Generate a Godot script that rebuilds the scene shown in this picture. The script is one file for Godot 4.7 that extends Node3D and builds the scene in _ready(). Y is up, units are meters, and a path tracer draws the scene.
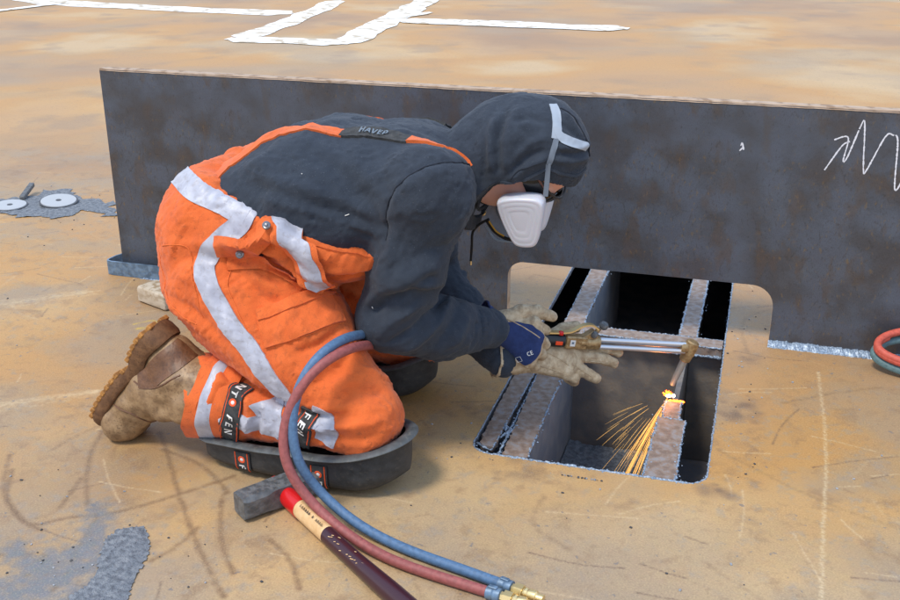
extends Node3D
# A welder in orange overalls kneels on a rusty steel deck and burns a stiffener out of an opening with a cutting torch.
# World: y up, metres. The upright plate, the opening and the webs share the plate frame: pl(along the plate, up, away from the viewer).
# The person's own frame: bo(forward, up, towards the person's right).

var plate_x := Vector3(0.9578, 0, 0.2874)
var plate_w := Vector3(0.2874, 0, -0.9578)
var plate_origin := Vector3(-1.053, 0, -3.158)
var fore := Vector3(0.93258, 0, 0.36100)
var right := Vector3(-0.36100, 0, 0.93258)
var body_origin := Vector3(-0.17, 0, -2.1)

var rng := RandomNumberGenerator.new()
var taken := {}
var mats := {}
var tex := {}


func pl(u: float, y: float, w: float) -> Vector3:
	return plate_origin + plate_x * u + Vector3(0, y, 0) + plate_w * w


func bo(f: float, u: float, l: float) -> Vector3:
	return body_origin + fore * f + Vector3(0, u, 0) + right * l


# ------------------------------------------------------------------ scene bookkeeping

func numbered(called: String) -> String:
	taken[called] = taken.get(called, -1) + 1
	return called if taken[called] == 0 else "%s_%03d" % [called, taken[called]]


func describe(o: Node3D, label: String, category: String, group := "", kind := "") -> void:
	if label:
		o.set_meta("label", label)
	if category:
		o.set_meta("category", category)
	if group:
		o.set_meta("group", group)
	if kind:
		o.set_meta("kind", kind)


func thing(called: String, label: String, category: String, base: Vector3, group := "") -> Node3D:
	var o := Node3D.new()
	o.name = numbered(called)
	add_child(o, true)
	o.position = base
	describe(o, label, category, group)
	return o


# a mesh written in world coordinates, put under a thing (or a part of one) or at top level
func part(called: String, made, mat: Material, parent: Node3D = null, label := "") -> MeshInstance3D:
	var o := MeshInstance3D.new()
	o.mesh = made.build(50) if made is Shape else made
	o.material_override = mat
	if parent == null:
		o.name = numbered(called)
		add_child(o, true)
	else:
		o.name = called
		parent.add_child(o, true)
		if not parent is MeshInstance3D:
			o.position = -parent.position
	if label:
		o.set_meta("label", label)
	return o


func structure(called: String, m, mat: Material) -> MeshInstance3D:
	var o := part(called, m, mat)
	o.set_meta("kind", "structure")
	return o


# ------------------------------------------------------------------ mesh pieces

class Shape:
	var v := PackedVector3Array()
	var n := PackedVector3Array()
	var uv := PackedVector2Array()
	var uv2 := PackedVector2Array()
	var c := PackedColorArray()
	var idx := PackedInt32Array()
	var use_color := false
	var use_uv2 := false

	func add(p: Vector3, t := Vector2.ZERO, col := Color.WHITE) -> int:
		v.append(p)
		uv.append(t)
		c.append(col)
		return v.size() - 1

	func tri(i: int, j: int, k: int) -> void:
		idx.append(i)
		idx.append(j)
		idx.append(k)

	func quad(i: int, j: int, k: int, l: int) -> void:
		tri(i, j, k)
		tri(i, k, l)

	# flat face of its own vertices
	func face(pts: Array, mid := Vector3.INF) -> void:
		var nn: Vector3 = (pts[1] - pts[0]).cross(pts[2] - pts[0])
		var turn: bool = mid != Vector3.INF and nn.dot(pts[0] - mid) > 0.0
		var at := v.size()
		for p in pts:
			add(p, Vector2(p.x + p.y, p.z + p.y))
		for i in range(1, pts.size() - 1):
			if turn:
				tri(at, at + i + 1, at + i)
			else:
				tri(at, at + i, at + i + 1)

	# an oriented box with chamfered edges
	func box(mid: Vector3, ax: Vector3, ay: Vector3, az: Vector3, bevel := 0.0) -> void:
		var x := ax.normalized() * bevel
		var y := ay.normalized() * bevel
		var z := az.normalized() * bevel
		for s in [-1.0, 1.0]:
			face([mid + ax * s + (-ay + y) + (-az + z), mid + ax * s + (ay - y) + (-az + z), mid + ax * s + (ay - y) + (az - z), mid + ax * s + (-ay + y) + (az - z)], mid)
			face([mid + ay * s + (-ax + x) + (-az + z), mid + ay * s + (ax - x) + (-az + z), mid + ay * s + (ax - x) + (az - z), mid + ay * s + (-ax + x) + (az - z)], mid)
			face([mid + az * s + (-ay + y) + (-ax + x), mid + az * s + (ay - y) + (-ax + x), mid + az * s + (ay - y) + (ax - x), mid + az * s + (-ay + y) + (ax - x)], mid)
		if bevel <= 0.0:
			return
		for s in [-1.0, 1.0]:
			for t in [-1.0, 1.0]:
				face([mid + ax * s + (ay - y) * t - (az - z), mid + (ax - x) * s + ay * t - (az - z), mid + (ax - x) * s + ay * t + (az - z), mid + ax * s + (ay - y) * t + (az - z)], mid)
				face([mid + ax * s + (az - z) * t - (ay - y), mid + (ax - x) * s + az * t - (ay - y), mid + (ax - x) * s + az * t + (ay - y), mid + ax * s + (az - z) * t + (ay - y)], mid)
				face([mid + ay * s + (az - z) * t - (ax - x), mid + (ay - y) * s + az * t - (ax - x), mid + (ay - y) * s + az * t + (ax - x), mid + ay * s + (az - z) * t + (ax - x)], mid)
				for q in [-1.0, 1.0]:
					face([mid + ax * s + (ay - y) * t + (az - z) * q, mid + (ax - x) * s + ay * t + (az - z) * q, mid + (ax - x) * s + (ay - y) * t + az * q], mid)

	# skin over rings of the same count
	func loft(rings: Array, closed := true, cap := true, uscale := 1.0, vscale := 1.0) -> void:
		var count: int = rings[0].size()
		var at := v.size()
		var along := 0.0
		for i in rings.size():
			if i > 0:
				along += (rings[i][0] as Vector3).distance_to(rings[i - 1][0])
			var m := count + 1 if closed else count
			for j in m:
				add(rings[i][j % count], Vector2(float(j) / (m - 1) * uscale, along * vscale))
		var w := count + 1 if closed else count
		for i in rings.size() - 1:
			for j in w - 1:
				quad(at + i * w + j, at + i * w + j + 1, at + (i + 1) * w + j + 1, at + (i + 1) * w + j)
		if cap and closed:
			for e in [0, rings.size() - 1]:
				var mid := Vector3.ZERO
				for p in rings[e]:
					mid += p
				mid /= count
				var k := add(mid)
				var st := v.size()
				for p in rings[e]:
					add(p)
				for j in count:
					if e == 0:
						tri(k, st + (j + 1) % count, st + j)
					else:
						tri(k, st + j, st + (j + 1) % count)

	# round tube along a path
	func tube(path: Array, radius, sides := 10, cap := true, vscale := 1.0) -> void:
		var rings := []
		var up := Vector3.UP
		for i in path.size():
			var t: Vector3 = (path[mini(i + 1, path.size() - 1)] - path[maxi(i - 1, 0)]).normalized()
			if i == 0 and absf(t.dot(up)) > 0.9:
				up = Vector3(1, 0, 0.2)
			var s := t.cross(up).normalized()
			up = s.cross(t).normalized()
			var r: float = radius[i] if radius is Array else radius
			var ring := []
			for j in sides:
				var a := TAU * j / sides
				ring.append(path[i] + s * cos(a) * r + up * sin(a) * r)
			rings.append(ring)
		loft(rings, true, cap, 1.0, vscale)

	# a turned body: profile of (distance along the axis, radius)
	func lathe(base: Vector3, axis: Vector3, profile: Array, sides := 20) -> void:
		var t := axis.normalized()
		var s := t.cross(Vector3(0.31, 0.9, 0.27)).normalized()
		var u := s.cross(t)
		var rings := []
		for p in profile:
			var ring := []
			for j in sides:
				var a := TAU * j / sides
				ring.append(base + t * p.x + (s * cos(a) + u * sin(a)) * maxf(p.y, 0.0002))
			rings.append(ring)
		loft(rings)

	func ball(mid: Vector3, ax: Vector3, ay: Vector3, az: Vector3, sides := 14) -> void:
		var rings := []
		for i in range(sides + 1):
			var la := PI * i / sides
			var ring := []
			for j in sides:
				var a := TAU * j / sides
				ring.append(mid + ay * cos(la) + (ax * cos(a) + az * sin(a)) * maxf(sin(la), 0.01))
			rings.append(ring)
		loft(rings, true, false)

	# smooth where faces meet below the angle, hard elsewhere
	func build(crease := 40.0) -> ArrayMesh:
		var fn := PackedVector3Array()
		fn.resize(idx.size() / 3)
		var near := {}
		for f in fn.size():
			var a := v[idx[f * 3]]
			fn[f] = -(v[idx[f * 3 + 1]] - a).cross(v[idx[f * 3 + 2]] - a)
			for k in 3:
				var key := (v[idx[f * 3 + k]] * 20000.0).round()
				if not near.has(key):
					near[key] = PackedInt32Array()
				near[key].append(f)
		var lim := cos(deg_to_rad(crease))
		var ov := PackedVector3Array()
		var on := PackedVector3Array()
		var ou := PackedVector2Array()
		var ou2 := PackedVector2Array()
		var oc := PackedColorArray()
		for f in fn.size():
			var me := fn[f].normalized()
			for k in 3:
				var i := idx[f * 3 + k]
				var sum := Vector3.ZERO
				for g in near[(v[i] * 20000.0).round()]:
					if fn[g].normalized().dot(me) >= lim:
						sum += fn[g]
				ov.append(v[i])
				on.append(sum.normalized() if sum.length_squared() > 1e-20 else Vector3.UP)
				ou.append(uv[i])
				if use_uv2:
					ou2.append(uv2[i])
				if use_color:
					oc.append(c[i])
		return pack(ov, on, ou, PackedInt32Array(), oc, ou2)

	# smooth everywhere, indexed: for large skins
	func build_smooth() -> ArrayMesh:
		var sum := PackedVector3Array()
		sum.resize(v.size())
		for f in idx.size() / 3:
			var i := idx[f * 3]
			var j := idx[f * 3 + 1]
			var k := idx[f * 3 + 2]
			var nn := -(v[j] - v[i]).cross(v[k] - v[i])
			sum[i] += nn
			sum[j] += nn
			sum[k] += nn
		for i in sum.size():
			sum[i] = sum[i].normalized() if sum[i].length_squared() > 1e-24 else Vector3.UP
		return pack(v, sum, uv, idx, c if use_color else PackedColorArray(), uv2 if use_uv2 else PackedVector2Array())

	func pack(ov, on, ou, oi, oc, ou2) -> ArrayMesh:
		var arr := []
		arr.resize(Mesh.ARRAY_MAX)
		arr[Mesh.ARRAY_VERTEX] = ov
		arr[Mesh.ARRAY_NORMAL] = on
		if ou.size() == ov.size():
			arr[Mesh.ARRAY_TEX_UV] = ou
		if oi.size():
			arr[Mesh.ARRAY_INDEX] = oi
		if oc.size():
			arr[Mesh.ARRAY_COLOR] = oc
		if ou2.size():
			arr[Mesh.ARRAY_TEX_UV2] = ou2
		var m := ArrayMesh.new()
		m.add_surface_from_arrays(Mesh.PRIMITIVE_TRIANGLES, arr)
		return m


# smooth curve through points
func curve(pts: Array, step := 0.01) -> Array:
	var out := []
	for i in pts.size() - 1:
		var a = pts[maxi(i - 1, 0)]
		var b = pts[i]
		var c = pts[i + 1]
		var d = pts[mini(i + 2, pts.size() - 1)]
		var m := maxi(1, int(ceil(b.distance_to(c) / step)))
		for k in m:
			out.append(b.cubic_interpolate(c, a, d, float(k) / m))
	out.append(pts[-1])
	return out


# ------------------------------------------------------------------ smooth bodies: a distance field and its skin

class Field:
	var kind := PackedInt32Array()      # 0 tapered capsule, 1 ellipsoid, 2 half space, 3 rounded box
	var op := PackedInt32Array()        # 0 join, 1 cut away, 2 keep only
	var a := PackedVector3Array()
	var b := PackedVector3Array()
	var r1 := PackedFloat32Array()
	var r2 := PackedFloat32Array()
	var k := PackedFloat32Array()
	var inv: Array[Transform3D] = []
	var rad := PackedVector3Array()
	var all := PackedInt32Array()
	var creases: Array = []             # [from, to, width, height]
	var ripple: FastNoiseLite
	var ripple_size := 0.0
	var ripple_stretch := Vector3.ONE
	var crumple: FastNoiseLite
	var crumple_size := 0.0

	func put(kk: int, oo: int, aa: Vector3, bb: Vector3, s1: float, s2: float, blend: float, tr: Transform3D, radii: Vector3) -> void:
		all.append(kind.size())
		kind.append(kk)
		op.append(oo)
		a.append(aa)
		b.append(bb)
		r1.append(s1)
		r2.append(s2)
		k.append(maxf(blend, 0.0005))
		inv.append(tr)
		rad.append(radii)

	func bone(aa: Vector3, bb: Vector3, s1: float, s2: float, blend := 0.03, oo := 0) -> void:
		put(0, oo, aa, bb, s1, s2, blend, Transform3D(), Vector3.ZERO)

	func chain(pts: Array, radii: Array, blend := 0.02, oo := 0) -> void:
		for i in pts.size() - 1:
			bone(pts[i], pts[i + 1], radii[i], radii[i + 1], blend, oo)

	func egg(mid: Vector3, x: Vector3, y: Vector3, z: Vector3, radii: Vector3, blend := 0.02, oo := 0) -> void:
		put(1, oo, mid, mid, 0.0, 0.0, blend, Transform3D(Basis(x.normalized(), y.normalized(), z.normalized()), mid).affine_inverse(), radii)

	func half(at: Vector3, outward: Vector3, blend := 0.004, oo := 2) -> void:
		put(2, oo, at, outward.normalized(), 0.0, 0.0, blend, Transform3D(), Vector3.ZERO)

	func block(mid: Vector3, x: Vector3, y: Vector3, z: Vector3, radii: Vector3, round: float, blend := 0.01, oo := 0) -> void:
		put(3, oo, mid, mid, round, 0.0, blend, Transform3D(Basis(x.normalized(), y.normalized(), z.normalized()), mid).affine_inverse(), radii)

	func one(i: int, p: Vector3) -> float:
		match kind[i]:
			0:
				var ba := b[i] - a[i]
				var t := clampf((p - a[i]).dot(ba) / maxf(ba.length_squared(), 1e-9), 0.0, 1.0)
				return (p - a[i] - ba * t).length() - lerpf(r1[i], r2[i], t)
			1:
				var q := inv[i] * p
				var s := q / rad[i]
				var k0 := s.length()
				var k1 := (s / rad[i]).length()
				return k0 * (k0 - 1.0) / maxf(k1, 1e-6)
			2:
				return (p - a[i]).dot(b[i])
		var w := (inv[i] * p).abs() - rad[i] + Vector3.ONE * r1[i]
		return Vector3(maxf(w.x, 0), maxf(w.y, 0), maxf(w.z, 0)).length() + minf(maxf(w.x, maxf(w.y, w.z)), 0.0) - r1[i]

	func at(p: Vector3, ids: PackedInt32Array) -> float:
		var d := 10.0
		for i in ids:
			var e := one(i, p)
			var kk := k[i]
			if op[i] == 0:
				var h := kk - absf(d - e)
				d = minf(d, e)
				if h > 0.0:
					d -= h * h / kk * 0.25
			else:
				if op[i] == 1:
					e = -e
				var h := kk - absf(d - e)
				d = maxf(d, e)
				if h > 0.0:
					d += h * h / kk * 0.25
		return d

	func slope(p: Vector3, e := 0.0015) -> Vector3:
		return Vector3(at(p + Vector3(e, 0, 0), all) - at(p - Vector3(e, 0, 0), all), at(p + Vector3(0, e, 0), all) - at(p - Vector3(0, e, 0), all), at(p + Vector3(0, 0, e), all) - at(p - Vector3(0, 0, e), all)).normalized()

	func lift(p: Vector3) -> float:
		var d := 0.0
		for c in creases:
			var aa: Vector3 = c[0]
			var ba: Vector3 = c[1] - aa
			var pa := p - aa
			var t := clampf(pa.dot(ba) / ba.length_squared(), 0.0, 1.0)
			var q := (pa - ba * t).length_squared()
			var w: float = c[2]
			if q < w * w * 6.0:
				d += c[3] * exp(-q / (w * w)) * (0.25 + 0.75 * sin(PI * clampf(0.08 + 0.84 * t, 0, 1)))
		if ripple:
			d += ripple_size * ripple.get_noise_3dv(p * ripple_stretch)
		if crumple:
			d += crumple_size * crumple.get_noise_3dv(p)
		return d

	# nearest point of the finished surface, and its outward direction
	func surface(p: Vector3) -> Array:
		var n := Vector3.UP
		for i in 4:
			n = slope(p)
			p -= n * at(p, all) * 0.95
		return [p + n * lift(p), n]

	# a soft fold or crease of cloth that follows a path over the surface
	func fold(pts: Array, width: float, height: float) -> void:
		for i in pts.size() - 1:
			creases.append([pts[i], pts[i + 1], width, height])

	func skin(cell: float, shape: Shape = null, grow := 0.02) -> Shape:
		var lo := Vector3.INF
		var hi := -Vector3.INF
		for i in all:
			if op[i] == 0:
				var m := maxf(maxf(r1[i], r2[i]), maxf(rad[i].x, maxf(rad[i].y, rad[i].z))) if kind[i] != 3 else rad[i].length()
				for p in [a[i], b[i]]:
					lo = lo.min(p - Vector3.ONE * m)
					hi = hi.max(p + Vector3.ONE * m)
		lo -= Vector3.ONE * grow
		hi += Vector3.ONE * grow
		const B := 5
		var nb := Vector3i(((hi - lo) / (cell * B)).ceil())
		var nx := nb.x * B + 1
		var ny := nb.y * B + 1
		var nz := nb.z * B + 1
		var grid := PackedFloat32Array()
		grid.resize(nx * ny * nz)
		grid.fill(9.0)
		var vert := PackedInt32Array()
		vert.resize(nx * ny * nz)
		vert.fill(-1)
		var reach := cell * B * 0.8661
		var active: Array[Vector3i] = []
		for bz in nb.z:
			for by in nb.y:
				for bx in nb.x:
					var mid := lo + (Vector3(bx, by, bz) + Vector3.ONE * 0.5) * cell * B
					if absf(at(mid, all)) > reach * 1.35 + 0.004:
						continue
					active.append(Vector3i(bx, by, bz))
					var near := PackedInt32Array()
					for i in all:
						if absf(one(i, mid)) < reach * 2.4 + k[i] * 1.5 + 0.01 or (op[i] == 2 and one(i, mid) > 0) or (op[i] == 1 and one(i, mid) < 0) or (op[i] == 0 and one(i, mid) < 0):
							near.append(i)
					for z in range(bz * B, bz * B + B + 1):
						for y in range(by * B, by * B + B + 1):
							var row := (z * ny + y) * nx
							for x in range(bx * B, bx * B + B + 1):
								if grid[row + x] > 8.0:
									grid[row + x] = at(lo + Vector3(x, y, z) * cell, near)
		var out := shape if shape else Shape.new()
		var first := out.v.size()
		var sx := 1
		var sy := nx
		var sz := nx * ny
		for bb in active:
			for z in range(bb.z * B, bb.z * B + B):
				for y in range(bb.y * B, bb.y * B + B):
					for x in range(bb.x * B, bb.x * B + B):
						var o := (z * ny + y) * nx + x
						var g0 := grid[o]
						var g1 := grid[o + sx]
						var g2 := grid[o + sy]
						var g3 := grid[o + sx + sy]
						var g4 := grid[o + sz]
						var g5 := grid[o + sx + sz]
						var g6 := grid[o + sy + sz]
						var g7 := grid[o + sx + sy + sz]
						var neg := int(g0 < 0) + int(g1 < 0) + int(g2 < 0) + int(g3 < 0) + int(g4 < 0) + int(g5 < 0) + int(g6 < 0) + int(g7 < 0)
						if neg == 0 or neg == 8:
							continue
						var sum := Vector3.ZERO
						var cnt := 0
						if (g0 < 0) != (g1 < 0):
							sum += Vector3(g0 / (g0 - g1), 0, 0)
							cnt += 1
						if (g2 < 0) != (g3 < 0):
							sum += Vector3(g2 / (g2 - g3), 1, 0)
							cnt += 1
						if (g4 < 0) != (g5 < 0):
							sum += Vector3(g4 / (g4 - g5), 0, 1)
							cnt += 1
						if (g6 < 0) != (g7 < 0):
							sum += Vector3(g6 / (g6 - g7), 1, 1)
							cnt += 1
						if (g0 < 0) != (g2 < 0):
							sum += Vector3(0, g0 / (g0 - g2), 0)
							cnt += 1
						if (g1 < 0) != (g3 < 0):
							sum += Vector3(1, g1 / (g1 - g3), 0)
							cnt += 1
						if (g4 < 0) != (g6 < 0):
							sum += Vector3(0, g4 / (g4 - g6), 1)
							cnt += 1
						if (g5 < 0) != (g7 < 0):
							sum += Vector3(1, g5 / (g5 - g7), 1)
							cnt += 1
						if (g0 < 0) != (g4 < 0):
							sum += Vector3(0, 0, g0 / (g0 - g4))
							cnt += 1
						if (g1 < 0) != (g5 < 0):
							sum += Vector3(1, 0, g1 / (g1 - g5))
							cnt += 1
						if (g2 < 0) != (g6 < 0):
							sum += Vector3(0, 1, g2 / (g2 - g6))
							cnt += 1
						if (g3 < 0) != (g7 < 0):
							sum += Vector3(1, 1, g3 / (g3 - g7))
							cnt += 1
						var p := lo + (Vector3(x, y, z) + sum / cnt) * cell
						if ripple or creases.size():
							var gn := Vector3(g1 + g3 + g5 + g7 - g0 - g2 - g4 - g6, g2 + g3 + g6 + g7 - g0 - g1 - g4 - g5, g4 + g5 + g6 + g7 - g0 - g1 - g2 - g3).normalized()
							p += gn * lift(p)
						vert[o] = out.add(p, Vector2(p.x, p.y))
		for bb in active:
			for z in range(bb.z * B, bb.z * B + B):
				for y in range(bb.y * B, bb.y * B + B):
					for x in range(bb.x * B, bb.x * B + B):
						var o := (z * ny + y) * nx + x
						if vert[o] < 0:
							continue
						var inside := grid[o] < 0
						if inside != (grid[o + sx] < 0) and y > 0 and z > 0:
							edge(out, vert[o], vert[o - sy], vert[o - sy - sz], vert[o - sz], inside)
						if inside != (grid[o + sy] < 0) and x > 0 and z > 0:
							edge(out, vert[o], vert[o - sz], vert[o - sz - sx], vert[o - sx], inside)
						if inside != (grid[o + sz] < 0) and x > 0 and y > 0:
							edge(out, vert[o], vert[o - sx], vert[o - sx - sy], vert[o - sy], inside)
		return out

	func edge(out: Shape, i: int, j: int, l: int, m: int, inside: bool) -> void:
		if i < 0 or j < 0 or l < 0 or m < 0:
			return
		if inside:
			out.quad(i, m, l, j)
		else:
			out.quad(i, j, l, m)


# a band of cloth or tape laid over a surface along a path: width may vary per point
func band(f: Field, path: Array, width, offset := 0.0015, across := 6, step := 0.006, thick := 0.002, smooth_path := true) -> Shape:
	var s := Shape.new()
	var pts := curve(path, step) if smooth_path else path
	var total := pts.size()
	var mids := []
	for p in pts:
		mids.append(f.surface(p))
	var rings := []
	for i in total:
		var t: Vector3 = (mids[mini(i + 1, total - 1)][0] - mids[maxi(i - 1, 0)][0]).normalized()
		var n: Vector3 = mids[i][1]
		var side := n.cross(t).normalized()
		var w: float
		if width is Array:
			var q: float = float(i) / maxf(total - 1, 1) * (width.size() - 1)
			var w0: float = width[int(q)]
			var w1: float = width[mini(int(q) + 1, width.size() - 1)]
			w = lerpf(w0, w1, q - int(q))
		else:
			w = width
		var ring := []
		var first := Vector3.ZERO
		var last := Vector3.ZERO
		for j in across + 1:
			var q: Array = f.surface(mids[i][0] + side * w * (float(j) / across - 0.5))
			var p: Vector3 = q[0] + q[1] * offset
			if j == 0:
				ring.append(p - q[1] * (thick + offset))
			ring.append(p)
			if j == across:
				ring.append(p - q[1] * (thick + offset))
		rings.append(ring)
	s.loft(rings, false, false)
	for e in [0, total - 1]:   # close the two ends
		var at := s.v.size()
		var m: int = rings[e].size()
		for j in range(1, m - 1):
			s.add(rings[e][j])
			var k := clampi(j, 1, m - 2)
			s.add(rings[e][k].lerp((rings[e][0] + rings[e][m - 1]) * 0.5, 0.0) - (mids[e][1] as Vector3) * (thick + offset))
		for j in m - 3:
			s.quad(at + j * 2, at + j * 2 + 1, at + j * 2 + 3, at + j * 2 + 2)
	return s


# a cord of stitches or piping along a path over a surface
func cord(f: Field, path: Array, r: float, lift := 0.0, step := 0.008) -> Shape:
	var s := Shape.new()
	var pts := []
	for p in curve(path, step):
		var q: Array = f.surface(p)
		pts.append(q[0] + q[1] * lift)
	s.tube(pts, r, 5)
	return s


# lettering laid along a band over a surface
func print_on(f: Field, text: String, from: Vector3, to: Vector3, size: float, lift := 0.0045, font_bold := true) -> Shape:
	var tm := TextMesh.new()
	tm.text = text
	var sf := SystemFont.new()
	sf.font_names = PackedStringArray(["Droid Sans"])
	sf.font_weight = 700 if font_bold else 400
	tm.font = sf
	tm.font_size = 32
	tm.pixel_size = size / 32.0
	tm.depth = 0.0
	tm.curve_step = 2.0
	var arr := tm.get_mesh_arrays()
	var s := Shape.new()
	var mid := (from + to) * 0.5
	var q: Array = f.surface(mid)
	var n: Vector3 = q[1]
	var x := (to - from).normalized()
	x = (x - n * x.dot(n)).normalized()
	var y := n.cross(x).normalized()
	var vs: PackedVector3Array = arr[Mesh.ARRAY_VERTEX]
	for p in vs:
		var w: Array = f.surface(mid + x * p.x + y * p.y)
		s.add(w[0] + w[1] * lift)
	var ids = arr[Mesh.ARRAY_INDEX]
	if ids == null:
		ids = range(vs.size())
	for i in ids.size() / 3:
		s.tri(ids[i * 3], ids[i * 3 + 1], ids[i * 3 + 2])
	return s


# flat lettering in a plane
func lettering(text: String, at: Vector3, x: Vector3, y: Vector3, size: float) -> Shape:
	var f := Field.new()
	f.half(at, x.cross(y).normalized(), 0.001, 0)
	return print_on(f, text, at - x * 0.1, at + x * 0.1, size, 0.0006)


# ------------------------------------------------------------------ textures and materials

func noise_of(type: int, freq: float, oct: int, sd: int, warp := 0.0) -> FastNoiseLite:
	var n := FastNoiseLite.new()
	n.noise_type = type
	n.frequency = freq
	n.fractal_type = FastNoiseLite.FRACTAL_FBM if oct > 1 else FastNoiseLite.FRACTAL_NONE
	n.fractal_octaves = oct
	n.seed = sd
	if warp > 0.0:
		n.domain_warp_enabled = true
		n.domain_warp_amplitude = warp
		n.domain_warp_frequency = freq * 1.5
	return n


func ramp(stops: Array) -> Gradient:
	var g := Gradient.new()
	var offs := PackedFloat32Array()
	var cols := PackedColorArray()
	for s in stops:
		offs.append(s[0])
		cols.append(s[1])
	g.offsets = offs
	g.colors = cols
	return g


# noise through a colour ramp, as a picture; cells=true gives specks
func layer(w: int, h: int, freq: float, oct: int, sd: int, stops: Array, warp := 0.0, type := FastNoiseLite.TYPE_SIMPLEX_SMOOTH, ridged := false) -> NoiseTexture2D:
	var t := NoiseTexture2D.new()
	var n := noise_of(type, freq, oct, sd, warp)
	if ridged:
		n.fractal_type = FastNoiseLite.FRACTAL_RIDGED
	t.noise = n
	t.width = w
	t.height = h
	t.seamless = true
	t.seamless_blend_skirt = 0.15
	t.color_ramp = ramp(stops)
	t.generate_mipmaps = false
	return t


func settle(t: NoiseTexture2D) -> Image:
	while t.get_image() == null or t.get_image().is_empty():
		await get_tree().process_frame
	var im: Image = t.get_image().duplicate()
	im.convert(Image.FORMAT_RGBA8)
	return im


func compose(layers: Array) -> Image:
	var base: Image = await settle(layers[0])
	for i in range(1, layers.size()):
		var im: Image = await settle(layers[i])
		if im.get_width() > base.get_width():
			base.resize(im.get_width(), im.get_height(), Image.INTERPOLATE_CUBIC)
		if im.get_size() != base.get_size():
			im.resize(base.get_width(), base.get_height(), Image.INTERPOLATE_CUBIC)
		base.blend_rect(im, Rect2i(Vector2i.ZERO, base.get_size()), Vector2i.ZERO)
	return base


func rgba(r: float, g: float, b: float, al := 1.0) -> Color:
	return Color(r, g, b, al)


func plain(called: String, col: Color, rough := 0.6, metal := 0.0) -> StandardMaterial3D:
	var m := StandardMaterial3D.new()
	m.resource_name = called
	m.albedo_color = col
	m.roughness = rough
	m.metallic = metal
	mats[called] = m
	return m


# a material whose picture and relief wrap round the thing without seams
func wrapped(called: String, albedo: Texture2D, relief: Texture2D, scale: float, rough := 0.8, metal := 0.0, relief_cm := 0.05) -> StandardMaterial3D:
	var m := plain(called, Color.WHITE, rough, metal)
	m.albedo_texture = albedo
	m.uv1_triplanar = true
	m.uv1_world_triplanar = true
	m.uv1_scale = Vector3.ONE * scale
	if relief:
		m.heightmap_enabled = true
		m.heightmap_texture = relief
		m.heightmap_scale = relief_cm
	return m


# ------------------------------------------------------------------ camera, sky, sun

func build_view() -> void:
	var cam := Camera3D.new()
	cam.name = "camera"
	cam.fov = 32.2
	cam.near = 0.05
	cam.far = 200.0
	add_child(cam, true)
	cam.position = Vector3(0, 1.15, 0)
	cam.rotation = Vector3(-atan(0.395), 0, 0)
	cam.current = true

	var sky_mat := ProceduralSkyMaterial.new()
	sky_mat.sky_top_color = Color(0.62, 0.72, 0.86)
	sky_mat.sky_horizon_color = Color(0.90, 0.92, 0.95)
	sky_mat.sky_curve = 0.25
	sky_mat.ground_bottom_color = Color(0.45, 0.38, 0.30)
	sky_mat.ground_horizon_color = Color(0.80, 0.80, 0.80)
	sky_mat.sky_energy_multiplier = 1.0
	var sky := Sky.new()
	sky.sky_material = sky_mat
	var env := Environment.new()
	env.background_mode = Environment.BG_SKY
	env.sky = sky
	env.tonemap_mode = Environment.TONE_MAPPER_LINEAR
	env.tonemap_exposure = 1.85
	env.sdfgi_enabled = true
	env.ssao_enabled = true
	env.ssil_enabled = true
	var we := WorldEnvironment.new()
	we.name = "environment"
	we.environment = env
	add_child(we, true)

	var sun := DirectionalLight3D.new()
	sun.name = "sun"
	sun.light_color = Color(1.0, 0.965, 0.91)
	sun.light_energy = 0.5
	sun.light_angular_distance = 14.0
	sun.shadow_enabled = true
	add_child(sun, true)
	sun.look_at_from_position(Vector3(-2.2, 5.2, 0.6), Vector3(0, 0, -1.2))


# ------------------------------------------------------------------ materials

func picture(called: String, im: Image) -> ImageTexture:
	tex[called] = ImageTexture.create_from_image(im)
	return tex[called]


# a soft round brush, tinted
func brush(size: int, col: Color) -> Image:
	var im := Image.create(size, size, false, Image.FORMAT_RGBA8)
	for y in size:
		for x in size:
			var d := Vector2(x + 0.5, y + 0.5).distance_to(Vector2(size, size) * 0.5) / (size * 0.5)
			im.set_pixel(x, y, Color(col.r, col.g, col.b, col.a * clampf(1.3 - d * 1.3, 0, 1)))
	return im


func stroke(im: Image, pts: Array, br: Image, step: float, wobble := 0.0) -> void:
	for p in curve(pts, step):
		if rng.randf() < 0.12:
			continue
		var q: Vector2 = p + Vector2(rng.randf_range(-wobble, wobble), rng.randf_range(-wobble, wobble))
		im.blend_rect(br, Rect2i(Vector2i.ZERO, br.get_size()), Vector2i(q) - br.get_size() / 2)


func clear(c: Color) -> Color:
	return Color(c.r, c.g, c.b, 0.0)


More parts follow.
